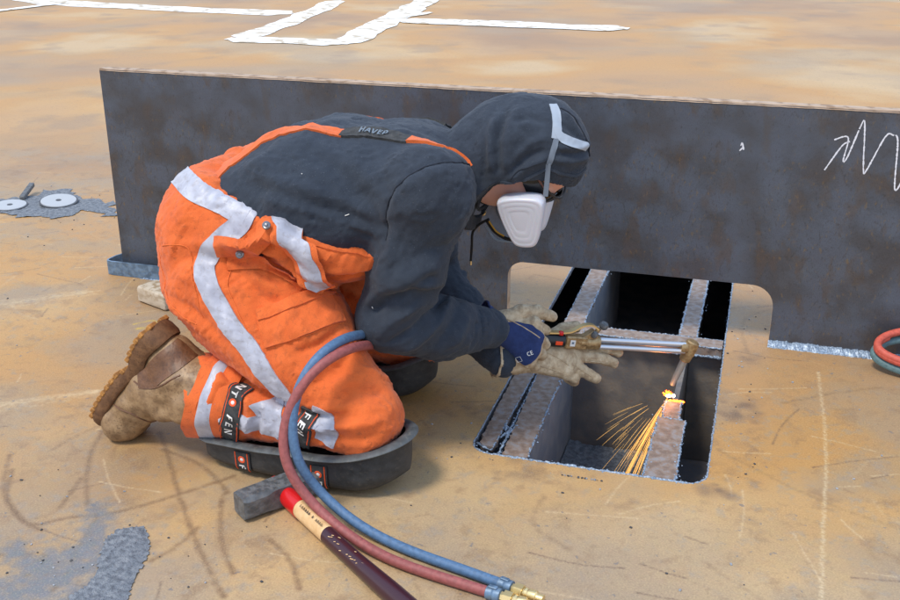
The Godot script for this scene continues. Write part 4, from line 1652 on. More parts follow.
func hoodie_folds(f: Field) -> void:
	# sleeve: creases fan out of the bend of the elbow
	f.fold(bones([[0.187, 0.400, 0.084], [0.158, 0.418, 0.145], [0.109, 0.394, 0.152], [0.065, 0.352, 0.148]]), 0.010, -0.0135)
	f.fold(bones([[0.195, 0.423, 0.104], [0.161, 0.439, 0.150], [0.105, 0.416, 0.155], [0.056, 0.371, 0.138]]), 0.013, 0.0105)
	f.fold(bones([[0.155, 0.349, -0.007], [0.160, 0.383, 0.125], [0.121, 0.353, 0.147], [0.087, 0.319, 0.156]]), 0.012, 0.0105)
	f.fold(bones([[0.167, 0.347, 0.000], [0.164, 0.345, 0.092], [0.137, 0.318, 0.134], [0.106, 0.297, 0.150]]), 0.009, -0.0120)
	f.fold(bones([[0.176, 0.344, -0.011], [0.177, 0.321, 0.054], [0.155, 0.296, 0.100], [0.123, 0.278, 0.129]]), 0.012, 0.0090)
	f.fold(bones([[0.185, 0.335, -0.039], [0.199, 0.311, 0.032], [0.177, 0.273, 0.062]]), 0.010, -0.0090)
	f.fold(bones([[0.140, 0.255, -0.238], [0.219, 0.307, 0.000], [0.207, 0.266, 0.035]]), 0.010, 0.0075)
	f.fold(bones([[0.163, 0.243, -0.245], [0.232, 0.284, -0.032], [0.223, 0.242, -0.012]]), 0.007, -0.0075)
	f.fold(bones([[0.075, 0.334, -0.331], [0.199, 0.464, 0.120], [0.150, 0.452, 0.158], [0.094, 0.425, 0.154]]), 0.014, 0.0060)
	f.fold(bones([[0.072, 0.314, -0.298], [0.189, 0.443, 0.127], [0.153, 0.434, 0.153]]), 0.009, -0.0090)
	f.fold(bones([[0.231, 0.520, 0.060], [0.208, 0.505, 0.119], [0.167, 0.492, 0.152]]), 0.014, -0.0060)
	f.fold(bones([[0.123, 0.536, 0.156], [0.119, 0.490, 0.159], [0.094, 0.434, 0.155]]), 0.013, 0.0060)
	# shoulder seam gutter and the pull towards the neck
	f.fold(bones([[0.108, 0.517, 0.152], [0.113, 0.571, 0.155], [0.126, 0.611, 0.158], [0.157, 0.648, 0.154], [0.196, 0.669, 0.129], [0.231, 0.665, 0.083], [0.219, 0.608, -0.041]]), 0.006, -0.005)
	f.fold(bones([[0.135, 0.575, 0.162], [0.145, 0.620, 0.163], [0.173, 0.649, 0.153], [0.212, 0.660, 0.128]]), 0.014, 0.005)
	f.fold(bones([[0.256, 0.614, 0.084], [0.247, 0.569, 0.104], [0.221, 0.515, 0.100]]), 0.013, 0.005)
	f.fold(bones([[0.237, 0.640, 0.116], [0.229, 0.597, 0.142], [0.199, 0.547, 0.148]]), 0.014, -0.004)
	# long soft drags over the back and side
	f.fold(bones([[-0.187, 0.607, 0.170], [-0.079, 0.595, 0.186], [0.015, 0.566, 0.161], [0.090, 0.542, 0.149]]), 0.013, -0.0075)
	f.fold(bones([[-0.168, 0.618, 0.169], [-0.062, 0.610, 0.176], [0.033, 0.583, 0.151], [0.101, 0.565, 0.152]]), 0.016, 0.0075)
	f.fold(bones([[-0.139, 0.588, 0.191], [-0.048, 0.566, 0.186], [0.033, 0.538, 0.155], [0.084, 0.524, 0.145]]), 0.010, 0.0075)
	f.fold(bones([[-0.057, 0.562, 0.190], [0.006, 0.546, 0.167], [0.073, 0.516, 0.142]]), 0.007, -0.0075)
	f.fold(bones([[-0.031, 0.672, 0.103], [0.041, 0.642, 0.120], [0.095, 0.605, 0.147]]), 0.020, 0.0060)
	f.fold(bones([[-0.087, 0.672, 0.124], [0.005, 0.633, 0.135], [0.091, 0.585, 0.149]]), 0.018, -0.0060)
	f.fold(bones([[0.113, 0.534, 0.154], [0.087, 0.570, 0.149], [0.030, 0.604, 0.145]]), 0.012, -0.0075)
	f.fold(bones([[-0.193, 0.636, 0.141], [-0.093, 0.648, 0.155], [-0.015, 0.638, 0.139]]), 0.018, 0.0045)
	for i in 5:
		var k := i * 0.2
		f.fold(bones([[0.13 - k * 0.1, 0.33 - 0.12 * k, -0.37 + k * 0.1], [0.09 + k * 0.02, 0.36 - 0.12 * k, -0.40 + k * 0.1]]), 0.010, 0.006)


func trouser_folds(f: Field) -> void:
	# bunched cloth under the hip opening
	f.fold(bones([[-0.212, 0.493, 0.219], [-0.185, 0.494, 0.212], [-0.147, 0.503, 0.205], [-0.109, 0.524, 0.205], [-0.083, 0.511, 0.205]]), 0.0093, 0.0188)
	f.fold(bones([[-0.206, 0.464, 0.225], [-0.172, 0.457, 0.215], [-0.142, 0.469, 0.202], [-0.105, 0.467, 0.195]]), 0.0085, -0.0159)
	f.fold(bones([[-0.148, 0.488, 0.204], [-0.096, 0.463, 0.192], [-0.058, 0.431, 0.170], [-0.033, 0.385, 0.104]]), 0.0102, 0.0174)
	f.fold(bones([[-0.142, 0.457, 0.203], [-0.098, 0.436, 0.186], [-0.062, 0.407, 0.165], [-0.034, 0.377, 0.117]]), 0.0076, -0.0174)
	f.fold(bones([[-0.170, 0.442, 0.219], [-0.137, 0.417, 0.217], [-0.095, 0.400, 0.205]]), 0.0102, 0.0101)
	f.fold(bones([[-0.159, 0.420, 0.226], [-0.128, 0.393, 0.234], [-0.091, 0.385, 0.222]]), 0.0085, -0.0087)
	f.fold(bones([[-0.047, 0.406, 0.150], [-0.098, 0.320, -0.042], [-0.058, 0.296, -0.070]]), 0.0102, 0.0130)
	f.fold(bones([[-0.082, 0.525, 0.197], [-0.042, 0.509, 0.198], [0.002, 0.494, 0.184], [0.067, 0.472, 0.131]]), 0.0068, -0.0101)
	f.fold(bones([[-0.064, 0.462, 0.189], [-0.005, 0.456, 0.173], [0.059, 0.462, 0.142]]), 0.0102, 0.0101)
	f.fold(bones([[-0.019, 0.425, 0.150], [0.026, 0.436, 0.140], [0.065, 0.443, 0.119]]), 0.0068, -0.0101)
	# seat and thigh
	f.fold(bones([[-0.326, 0.478, 0.228], [-0.266, 0.490, 0.230], [-0.215, 0.480, 0.224]]), 0.0119, 0.0058)
	f.fold(bones([[-0.322, 0.445, 0.239], [-0.263, 0.466, 0.238], [-0.217, 0.456, 0.231]]), 0.0102, -0.0058)
	f.fold(bones([[-0.226, 0.412, 0.249], [-0.202, 0.377, 0.259], [-0.167, 0.332, 0.271]]), 0.0102, -0.0058)
	f.fold(bones([[-0.353, 0.355, 0.230], [-0.291, 0.333, 0.253], [-0.230, 0.301, 0.263]]), 0.0136, 0.0087)
	f.fold(bones([[-0.306, 0.370, 0.254], [-0.250, 0.342, 0.263], [-0.192, 0.298, 0.271]]), 0.0102, -0.0072)
	f.fold(bones([[-0.132, 0.381, 0.245], [-0.069, 0.340, 0.254], [-0.032, 0.297, 0.264]]), 0.0136, -0.0058)
	f.fold(bones([[0.013, 0.326, 0.187], [-0.003, 0.311, 0.235], [-0.033, 0.302, 0.262]]), 0.0093, -0.0101)
	f.fold(bones([[0.026, 0.312, 0.178], [0.015, 0.296, 0.228], [-0.019, 0.276, 0.266]]), 0.0119, 0.0101)
	f.fold(bones([[0.042, 0.290, 0.184], [0.038, 0.271, 0.232], [0.007, 0.242, 0.268]]), 0.0102, -0.0072)
	f.fold(bones([[0.087, 0.246, 0.188], [0.064, 0.250, 0.233], [0.033, 0.229, 0.268]]), 0.0127, 0.0072)
	f.fold(bones([[0.120, 0.215, 0.205], [0.085, 0.226, 0.242], [0.051, 0.208, 0.271]]), 0.0102, -0.0058)
	f.fold(bones([[0.054, 0.215, 0.268], [0.070, 0.234, 0.246]]), 0.0068, -0.0058)
	# back of the knee, where thigh presses on calf
	f.fold(bones([[-0.217, 0.219, 0.244], [-0.147, 0.212, 0.266], [-0.089, 0.191, 0.273], [-0.031, 0.174, 0.279]]), 0.0102, -0.0232)
	f.fold(bones([[-0.220, 0.208, 0.262], [-0.171, 0.191, 0.276], [-0.116, 0.173, 0.283]]), 0.0102, 0.0130)
	f.fold(bones([[-0.032, 0.178, 0.278], [0.025, 0.180, 0.280], [0.073, 0.191, 0.274]]), 0.0076, -0.0116)
	f.fold(bones([[-0.035, 0.157, 0.283], [0.019, 0.154, 0.283], [0.081, 0.169, 0.281], [0.131, 0.177, 0.251]]), 0.0093, 0.0101)
	f.fold(bones([[-0.010, 0.129, 0.281], [0.058, 0.139, 0.283], [0.126, 0.147, 0.264]]), 0.0085, -0.0087)
	f.fold(bones([[-0.189, 0.234, 0.256], [-0.204, 0.194, 0.275], [-0.212, 0.150, 0.292], [-0.245, 0.079, 0.267]]), 0.0068, -0.0159)
	f.fold(bones([[-0.221, 0.224, 0.236], [-0.227, 0.195, 0.276], [-0.239, 0.146, 0.295]]), 0.0102, 0.0101)
	f.fold(bones([[-0.147, 0.187, 0.277], [-0.138, 0.155, 0.288], [-0.156, 0.109, 0.281]]), 0.0085, 0.0101)
	f.fold(bones([[-0.118, 0.180, 0.280], [-0.116, 0.148, 0.287], [-0.137, 0.100, 0.274]]), 0.0068, -0.0101)
	f.fold(bones([[-0.068, 0.180, 0.278], [-0.066, 0.147, 0.285], [-0.084, 0.106, 0.274]]), 0.0076, 0.0087)
	f.fold(bones([[-0.225, 0.148, 0.293], [-0.197, 0.124, 0.289], [-0.186, 0.074, 0.252]]), 0.0085, 0.0087)


func hood_folds(f: Field) -> void:
	f.fold(bones([[0.261, 0.728, -0.056], [0.256, 0.687, -0.030], [0.264, 0.640, -0.019], [0.194, 0.526, -0.189]]), 0.010, 0.009)
	f.fold(bones([[0.276, 0.728, -0.054], [0.273, 0.685, -0.028], [0.279, 0.635, -0.020], [0.208, 0.516, -0.188]]), 0.008, -0.009)
	f.fold(bones([[0.297, 0.739, -0.065], [0.292, 0.694, -0.032], [0.295, 0.640, -0.022], [0.218, 0.523, -0.200]]), 0.012, 0.008)
	f.fold(bones([[0.247, 0.686, -0.030], [0.248, 0.639, -0.017], [0.245, 0.589, -0.011]]), 0.008, -0.007)
	f.fold(bones([[0.328, 0.731, -0.060], [0.310, 0.709, -0.042], [0.303, 0.676, -0.028]]), 0.012, 0.006)
	f.fold(bones([[0.363, 0.724, -0.066], [0.332, 0.731, -0.061], [0.301, 0.723, -0.049]]), 0.008, -0.006)
	f.fold(bones([[0.367, 0.696, -0.051], [0.336, 0.686, -0.037], [0.312, 0.657, -0.026]]), 0.009, 0.006)
	f.fold(bones([[0.369, 0.673, -0.045], [0.335, 0.662, -0.031], [0.305, 0.632, -0.024]]), 0.008, -0.007)
	f.fold(bones([[0.369, 0.658, -0.042], [0.330, 0.637, -0.029], [0.290, 0.602, -0.026]]), 0.008, 0.006)
	f.fold(bones([[0.383, 0.654, -0.049], [0.410, 0.647, -0.071], [0.432, 0.648, -0.112]]), 0.006, 0.007)
	f.fold(bones([[0.386, 0.667, -0.052], [0.412, 0.663, -0.075], [0.433, 0.662, -0.120]]), 0.005, -0.006)
	f.fold(bones([[0.388, 0.680, -0.057], [0.415, 0.672, -0.079], [0.432, 0.672, -0.122]]), 0.006, 0.005)
	f.fold(bones([[0.382, 0.739, -0.100], [0.407, 0.717, -0.101], [0.427, 0.681, -0.108]]), 0.007, 0.006)
	f.fold(bones([[0.384, 0.723, -0.080], [0.403, 0.708, -0.085], [0.418, 0.691, -0.094]]), 0.006, -0.005)


# a knitted cuff with ribs
func rib_cuff(a: Vector3, b: Vector3, ra: float, rb: float) -> Shape:
	var s := Shape.new()
	var t := (b - a).normalized()
	var x := t.cross(Vector3.UP).normalized()
	var y := x.cross(t)
	var rings := []
	for k in 9:
		var q := k / 8.0
		var ring := []
		var r := lerpf(ra, rb, q) * (1.0 + 0.05 * sin(q * PI)) + (0.0 if k > 0 and k < 8 else -0.004)
		for j in 144:
			var an := TAU * j / 144
			var rr := r * (1.0 + 0.014 * cos(an * 36.0) + 0.02 * sin(an * 3.0 + q * 2.0))
			ring.append(a.lerp(b, q) + (x * cos(an) + y * sin(an)) * rr)
		rings.append(ring)
	var end := []
	for j in 144:
		var an := TAU * j / 144
		end.append(b - t * 0.012 + (x * cos(an) + y * sin(an)) * (rb - 0.012))
	rings.append(end)
	s.loft(rings, true, false)
	return s


func trim_hoodie(hf: Field, of: Field, hoodie: Node3D) -> void:
	var a := bones(R_ARM)
	part("cuff", rib_cuff(a[2].lerp(a[3], 0.50), a[2].lerp(a[3], 0.80), 0.056, 0.045), mats.navy_cloth, hoodie)
	var b := bones(L_ARM)
	part("cuff", rib_cuff(b[2].lerp(b[3], 0.50), b[2].lerp(b[3], 1.02), 0.052, 0.044), mats.navy_cloth, hoodie)
	part("seam", cord(hf, bones([[0.108, 0.517, 0.152], [0.113, 0.571, 0.155], [0.126, 0.611, 0.158], [0.157, 0.648, 0.154], [0.196, 0.669, 0.129], [0.231, 0.665, 0.083], [0.219, 0.608, -0.041]]), 0.0016, 0.001), mats.navy_stitch, hoodie)
	part("hood_hem", cord(of, bones([[0.430, 0.624, -0.123], [0.418, 0.614, -0.093], [0.397, 0.623, -0.063], [0.375, 0.634, -0.045], [0.351, 0.625, -0.037], [0.320, 0.607, -0.032], [0.291, 0.590, -0.023], [0.209, 0.516, -0.191], [0.202, 0.498, -0.153]]), 0.0042, -0.001, 0.005), mats.navy_cloth, hoodie)
	part("seam", cord(of, bones([[0.369, 0.654, -0.042], [0.339, 0.642, -0.031], [0.305, 0.620, -0.026], [0.212, 0.539, -0.190]]), 0.0013, 0.001), mats.navy_stitch, hoodie)
	part("seam", cord(of, bones([[0.376, 0.745, -0.106], [0.403, 0.726, -0.113], [0.425, 0.692, -0.113], [0.434, 0.648, -0.128]]), 0.0016, 0.001), mats.navy_stitch, hoodie)
	var cd := Shape.new()
	cd.tube(curve(bones([[0.232, 0.501, -0.100], [0.212, 0.488, -0.100], [0.196, 0.468, -0.100], [0.194, 0.436, -0.100], [0.192, 0.402, -0.100]]), 0.01), 0.0028, 7)
	part("drawcord", cd, mats.black_cord, hoodie)
	var tip := Shape.new()
	tip.tube(bones([[0.192, 0.402, -0.100], [0.192, 0.393, -0.100]]), 0.0022, 7)
	part("cord_tip", tip, mats.bright_brass, hoodie)
	var ey := Shape.new()
	var q: Array = of.surface(bones([[0.208, 0.485, -0.164]])[0])
	var n: Vector3 = q[1]
	ey.lathe(q[0] - n * 0.001, n, [Vector2(0, 0.0075), Vector2(0.003, 0.007), Vector2(0.0035, 0.005), Vector2(0.0015, 0.0035)], 16)
	part("eyelet", ey, mats.bright_brass, hoodie)
	var fl := Shape.new()
	for spot in [bones([[0.024, 0.558, 0.158], [0.033, 0.562, 0.154]]), bones([[-0.064, 0.633, 0.162], [-0.062, 0.634, 0.161]]), bones([[0.129, 0.689, 0.026], [0.126, 0.688, 0.014]]), bones([[0.071, 0.370, 0.147], [0.071, 0.366, 0.148]])]:
		var w: Array = hf.surface(spot[0])
		fl.tube([w[0] + w[1] * 0.001, (w[0] as Vector3).lerp(hf.surface(spot[1])[0], 0.8) + w[1] * 0.002], 0.0009, 5)
	part("lint", fl, mats.white_print, hoodie).set_meta("kind", "stuff")


# a strip of cloth that stands off the surface: one edge by near[], the other by far[]
func loose_flap(f: Field, path: Array, width: float, near: Array, far: Array) -> Shape:
	var pts := curve(path, 0.006)
	var total := pts.size()
	var nz := noise_of(FastNoiseLite.TYPE_SIMPLEX_SMOOTH, 16.0, 2, 333)
	var mids := []
	for p in pts:
		mids.append(f.surface(p))
	var rings := []
	for i in total:
		var t: Vector3 = (mids[mini(i + 2, total - 1)][0] - mids[maxi(i - 2, 0)][0]).normalized()
		var n: Vector3 = mids[i][1]
		var side := n.cross(t).normalized()
		var q := float(i) / maxf(total - 1, 1) * (near.size() - 1)
		var a: float = lerpf(near[int(q)], near[mini(int(q) + 1, near.size() - 1)], q - int(q))
		var b: float = lerpf(far[int(q)], far[mini(int(q) + 1, far.size() - 1)], q - int(q))
		var top := []
		var low := []
		for j in 9:
			var v := j / 8.0
			var s: Array = f.surface(mids[i][0] + side * width * (v - 0.5))
			var off := lerpf(a, b, v * v) + 0.004 * sin(v * PI) + 0.003 * nz.get_noise_3dv(s[0])
			top.append(s[0] + s[1] * off)
			low.append(s[0] + s[1] * (off - 0.0022))
		low.reverse()
		rings.append(top + low)
	var o := Shape.new()
	o.loft(rings)
	return o


func trim_overalls(tf: Field, hf: Field, overalls: Node3D) -> void:
	for b in [
		[bones([[-0.405, 0.545, 0.04]]) + bones([[-0.309, 0.584, 0.176], [-0.244, 0.571, 0.191], [-0.169, 0.548, 0.199]]), 0.048],
		[bones([[-0.174, 0.558, 0.175], [-0.179, 0.536, 0.203], [-0.221, 0.499, 0.220], [-0.248, 0.467, 0.236], [-0.252, 0.440, 0.246], [-0.225, 0.388, 0.258], [-0.183, 0.340, 0.269], [-0.127, 0.288, 0.281], [-0.082, 0.231, 0.283], [-0.054, 0.190, 0.274]]), 0.043],
		[bones([[-0.223, 0.158, 0.293], [-0.198, 0.150, 0.291], [-0.171, 0.139, 0.290], [-0.116, 0.139, 0.287], [-0.065, 0.138, 0.284], [-0.018, 0.140, 0.283]]), 0.040],
		[bones([[-0.111, 0.188, 0.275], [-0.098, 0.168, 0.284], [-0.089, 0.143, 0.285]]), 0.055],
		[bones([[-0.004, 0.179, 0.279], [0.023, 0.172, 0.281], [0.032, 0.152, 0.283], [0.022, 0.122, 0.278]]), 0.044],
	]:
		part("reflective_tape", band(tf, b[0], b[1], 0.0030, 8, 0.006, 0.003), mats.reflective, overalls)
	# turned hems over the boots
	for l in [0.212, -0.22]:
		var rings := []
		for k in 13:
			var q := minf(k, 9) / 9.0
			var ring := []
			for j in 72:
				var an := TAU * j / 72
				var back := -0.292 + 0.030 * sin(an) + 0.004 * sin(an * 3.0 + 1.0)
				var r := lerpf(0.078, 0.100, pow(q, 0.6)) + 0.0025 * q * sin(an * 5.0 + 1.3) + 0.0022 * sin(an * 9.0 + q * 5.0) * q
				var f := lerpf(-0.185, back, q)
				if k > 9:
					r -= 0.0035 if k == 10 else 0.0045
					f += 0.0 if k == 10 else 0.012 * (k - 10)
				ring.append(bo(f, 0.142 + sin(an) * r * 0.98, l + cos(an) * r))
			rings.append(ring)
		var hem := Shape.new()
		hem.loft(rings, true, false)
		part("trouser_hem", hem.build(70), mats.orange_cloth, overalls)
		var ring_tape := Shape.new()
		var rr := []
		for j in 73:
			var an := TAU * j / 72
			var row := []
			for k in 6:
				var q := lerpf(0.40, 0.76, k / 5.0)
				var back := -0.292 + 0.030 * sin(an) + 0.004 * sin(an * 3.0 + 1.0)
				var r := lerpf(0.078, 0.100, pow(q, 0.6)) + 0.0025 * q * sin(an * 5.0 + 1.3) + 0.0022 * sin(an * 9.0 + q * 5.0) * q + 0.0022 - (0.004 if k == 0 or k == 5 else 0.0)
				row.append(bo(lerpf(-0.185, back, q), 0.142 + sin(an) * r * 0.98, l + cos(an) * r))
			rr.append(row)
		ring_tape.loft(rr, false, false)
		part("reflective_tape", ring_tape.build(70), mats.reflective, overalls)
	# cargo pocket on the thigh, back pocket, waist opening
	part("cargo_pocket", band(tf, bones([[-0.115, 0.331, 0.269], [-0.050, 0.353, 0.234], [-0.008, 0.355, 0.151]]), [0.058, 0.064, 0.066], 0.0062, 12, 0.006, 0.004), mats.orange_cloth, overalls)
	part("pocket_flap", band(tf, bones([[-0.130, 0.364, 0.255], [-0.073, 0.380, 0.213], [-0.035, 0.380, 0.127]]), [0.022, 0.026, 0.024], 0.0100, 6, 0.006, 0.004), mats.orange_cloth, overalls)
	for path in [bones([[-0.099, 0.312, 0.275], [-0.038, 0.327, 0.250], [0.013, 0.332, 0.167]]), bones([[-0.098, 0.318, 0.273], [-0.039, 0.332, 0.247], [0.009, 0.337, 0.164]]), bones([[-0.126, 0.355, 0.259], [-0.069, 0.373, 0.221], [-0.030, 0.373, 0.142]]), bones([[-0.370, 0.466, 0.212], [-0.301, 0.480, 0.232], [-0.285, 0.452, 0.243], [-0.265, 0.395, 0.257], [-0.253, 0.342, 0.262]]), bones([[-0.397, 0.448, 0.195], [-0.376, 0.392, 0.217], [-0.322, 0.352, 0.247], [-0.263, 0.330, 0.260]]), bones([[-0.199, 0.449, 0.228], [-0.199, 0.414, 0.244], [-0.170, 0.367, 0.261], [-0.134, 0.317, 0.274]])]:
		part("seam", cord(tf, path, 0.0011, 0.0008), mats.stitch, overalls)
	part("waist_hem", band(tf, bones([[-0.299, 0.602, 0.083], [-0.213, 0.572, 0.117], [-0.129, 0.541, 0.137], [-0.037, 0.509, 0.106], [0.060, 0.475, 0.068]]), 0.016, 0.003, 4, 0.006, 0.003), mats.orange_cloth, overalls)
	# bib side tab with studs
	# loose cloth: gaping pocket edge, the bib end with its tape, the sagging waist panel
	part("pocket_lip", loose_flap(tf, bones([[-0.232, 0.485, 0.226], [-0.200, 0.488, 0.217], [-0.164, 0.493, 0.207], [-0.133, 0.513, 0.205], [-0.109, 0.534, 0.197]]), 0.044, [0.003, 0.010, 0.016, 0.013, 0.005], [0.004, 0.026, 0.034, 0.026, 0.008]), mats.orange_cloth, overalls)
	part("pocket_lip", loose_flap(tf, bones([[-0.209, 0.457, 0.229], [-0.172, 0.457, 0.215], [-0.139, 0.457, 0.201], [-0.102, 0.436, 0.188], [-0.067, 0.405, 0.172]]), 0.034, [0.002, 0.007, 0.010, 0.008, 0.002], [0.003, 0.014, 0.020, 0.016, 0.004]), mats.orange_cloth, overalls)
	part("bib_end", loose_flap(tf, bones([[-0.123, 0.540, 0.179], [-0.085, 0.525, 0.199], [-0.054, 0.499, 0.202], [-0.037, 0.465, 0.188], [-0.039, 0.416, 0.151]]), 0.060, [0.006, 0.010, 0.013, 0.015, 0.015], [0.006, 0.014, 0.022, 0.026, 0.022]), mats.orange_cloth, overalls)
	part("reflective_tape", loose_flap(tf, bones([[-0.116, 0.537, 0.176], [-0.077, 0.522, 0.199], [-0.049, 0.495, 0.201], [-0.034, 0.463, 0.186], [-0.037, 0.422, 0.155]]), 0.040, [0.0095, 0.0135, 0.0165, 0.0185, 0.0185], [0.0095, 0.0165, 0.0232, 0.0265, 0.0232]), mats.reflective, overalls)
	part("waist_panel", loose_flap(tf, bones([[-0.030, 0.494, 0.198], [0.001, 0.481, 0.184], [0.034, 0.470, 0.162], [0.069, 0.466, 0.136]]), 0.070, [0.004, 0.004, 0.004, 0.004], [0.014, 0.020, 0.020, 0.014]), mats.orange_cloth, overalls)
	for spot in [[bones([[-0.178, 0.476, 0.213]]), 0.024], [bones([[-0.110, 0.529, 0.203]]), 0.018]]:
		var q: Array = tf.surface(spot[0][0])
		var s := Shape.new()
		s.lathe(q[0] + q[1] * spot[1], q[1], [Vector2(0, 0.0085), Vector2(0.004, 0.0085), Vector2(0.006, 0.006), Vector2(0.0055, 0.004), Vector2(0.007, 0.0035), Vector2(0.0075, 0.0002)], 18)
		part("stud", s, mats.button_metal, overalls)
	# braces over the back
	var yoke := bones([[-0.33, 0.605, 0.10], [-0.29, 0.62, 0.08], [-0.22, 0.65, 0.065], [-0.12, 0.68, 0.050], [-0.03, 0.69, 0.042]])
	part("brace", band(hf, yoke, [0.15, 0.085, 0.045, 0.038, 0.038], 0.004, 8, 0.008, 0.003), mats.orange_cloth, overalls)
	var yoke2 := bones([[-0.33, 0.595, -0.12], [-0.29, 0.61, -0.13], [-0.22, 0.63, -0.16], [-0.12, 0.65, -0.19], [-0.03, 0.66, -0.21]])
	part("brace", band(hf, yoke2, [0.15, 0.085, 0.045, 0.038, 0.038], 0.004, 8, 0.008, 0.003), mats.orange_cloth, overalls)
	var el := bones([[-0.034, 0.69, 0.042], [0.04, 0.69, 0.040], [0.112, 0.685, 0.040]])
	part("brace_elastic", band(hf, el, 0.036, 0.0055, 6, 0.008, 0.003), mats.strap_web, overalls)
	part("lettering", print_on(hf, "HAVEP", bo(0.008, 0.69, 0.044), bo(0.068, 0.69, 0.044), 0.020, 0.0095), mats.grey_print, overalls)
	part("brace", band(hf, bones([[0.11, 0.685, 0.040], [0.15, 0.675, 0.038], [0.185, 0.655, 0.034], [0.213, 0.63, 0.030]]), 0.034, 0.0065, 8, 0.006, 0.003), mats.orange_cloth, overalls)
	part("brace", band(hf, bones([[-0.034, 0.65, -0.20], [0.02, 0.65, -0.21], [0.06, 0.65, -0.20], [0.10, 0.65, -0.185]]), 0.036, 0.0055, 6, 0.008, 0.003), mats.strap_web, overalls)


func build_boot(p: Node3D, side: float) -> void:
	var L := 0.222 * side
	var a := bod(0.614, 0.789, 0)
	var d := bod(0.789, -0.614, 0)
	var at := func(s: float, dd: float, l: float) -> Vector3: return bo(-0.575, 0.030, L + l * side) + a * s + d * dd
	var f := Field.new()
	f.bone(at.call(0.048, 0.040, -0.014), at.call(0.048, 0.040, 0.014), 0.042, 0.042, 0.03)
	f.bone(at.call(0.05, 0.040, 0), at.call(0.12, 0.045, 0.004), 0.046, 0.046, 0.03)
	f.bone(at.call(0.12, 0.045, 0), at.call(0.19, 0.055, 0), 0.046, 0.046, 0.03)
	f.bone(at.call(0.19, 0.05, 0), at.call(0.285, 0.045, 0), 0.045, 0.039, 0.03)
	f.bone(at.call(0.27, 0.055, 0), at.call(0.26, 0.12, 0), 0.042, 0.056, 0.03)
	f.bone(at.call(0.20, 0.09, 0), bo(-0.285, 0.147, L), 0.062, 0.066, 0.04)
	f.bone(at.call(0.26, 0.12, 0), bo(-0.285, 0.147, L), 0.056, 0.066, 0.04)
	f.half(at.call(0.0, 0.002, 0), -d, 0.006)
	f.ripple = noise_of(FastNoiseLite.TYPE_SIMPLEX_SMOOTH, 12.0, 2, 310, 0.02)
	f.ripple_size = 0.004
	# deep leather creases over the flexed ankle
	for c in [[0.20, 0.10, 0.30, 0.13, 0.016, -0.010], [0.16, 0.105, 0.235, 0.17, 0.018, 0.009], [0.13, 0.095, 0.20, 0.16, 0.012, -0.008], [0.24, 0.075, 0.30, 0.10, 0.012, 0.006]]:
		var q := []
		for l in [-0.05, 0.0, 0.05]:
			pass
		q = [at.call(c[0], c[1], 0.045), at.call((c[0] + c[2]) * 0.5, (c[1] + c[3]) * 0.5, 0.065), at.call(c[2], c[3], 0.06)]
		f.fold(q, c[4], c[5])
	var boot := part("boot", f.skin(0.005).build_smooth(), mats.leather, p)
	# the sole: outline rings along its length
	var rings := []
	var lugs := []
	var nn := 34
	for i in nn + 1:
		var t := float(i) / nn
		var s := lerpf(-0.004, 0.326, t)
		var w := 0.047 * sqrt(clampf(1.0 - pow(1.0 - minf(t / 0.16, 1.0), 2.2), 0.05, 1.0)) * sqrt(clampf(1.0 - pow(maxf(t - 0.88, 0.0) / 0.12, 2.4), 0.06, 1.0))
		w *= 1.0 - 0.20 * exp(-pow((t - 0.58) / 0.13, 2.0)) - 0.06 * clampf((t - 0.6) / 0.3, 0, 1)
		var low := -0.018 - 0.004 * exp(-pow((t - 0.85) / 0.1, 2.0)) + 0.014 * pow(maxf(0.25 - t, 0.0) / 0.25, 2.0) + (0.008 * exp(-pow((t - 0.60) / 0.07, 4.0)))
		var high := 0.010 + 0.016 * exp(-pow((t - 0.66) / 0.10, 2.0)) + 0.012 * clampf((t - 0.75) / 0.2, 0, 1) + 0.006 * exp(-pow((t - 0.12) / 0.1, 2.0))
		rings.append([at.call(s, low, -w), at.call(s, low - 0.001, -w * 0.5), at.call(s, low - 0.001, w * 0.5), at.call(s, low, w), at.call(s, low * 0.4, w + 0.0035), at.call(s, high * 0.6, w + 0.003), at.call(s, high, w - 0.002), at.call(s, high, 0), at.call(s, high, -w + 0.002), at.call(s, high * 0.6, -w - 0.003), at.call(s, low * 0.4, -w - 0.0035)])
		if i % 2 == 1 and i > 1 and not (i > 19 and i < 23):
			lugs.append([s, low, w])
	var so := Shape.new()
	so.loft(rings)
	var sole := part("sole", so.build(50), mats.sole_rubber, boot)
	for l in lugs:
		for e in [-1.0, 1.0]:
			var b := Shape.new()
			b.box(at.call(l[0], l[1] - 0.003, e * (l[2] - 0.011)), a * 0.0062, d * 0.0055, right * 0.0135, 0.0018)
			part("tread", b.build(30), mats.tread_rubber, sole)
	# heel counter, toe seam, pull loop
	part("seam", cord(f, [at.call(0.10, 0.0, 0.06), at.call(0.115, 0.035, 0.06), at.call(0.125, 0.06, 0.05), at.call(0.12, 0.08, 0.02), at.call(0.12, 0.085, -0.01)], 0.0022), mats.leather_trim, boot)
	part("seam", cord(f, [at.call(0.195, 0.012, 0.06), at.call(0.215, 0.055, 0.06), at.call(0.26, 0.085, 0.06), at.call(0.30, 0.10, 0.05)], 0.0022), mats.leather_trim, boot)
	part("heel_counter", band(f, [at.call(0.205, 0.030, 0.05), at.call(0.25, 0.048, 0.055), at.call(0.305, 0.060, 0.035), at.call(0.325, 0.060, 0.0)], [0.03, 0.055, 0.06, 0.06], 0.0016, 8), mats.leather_trim, boot)


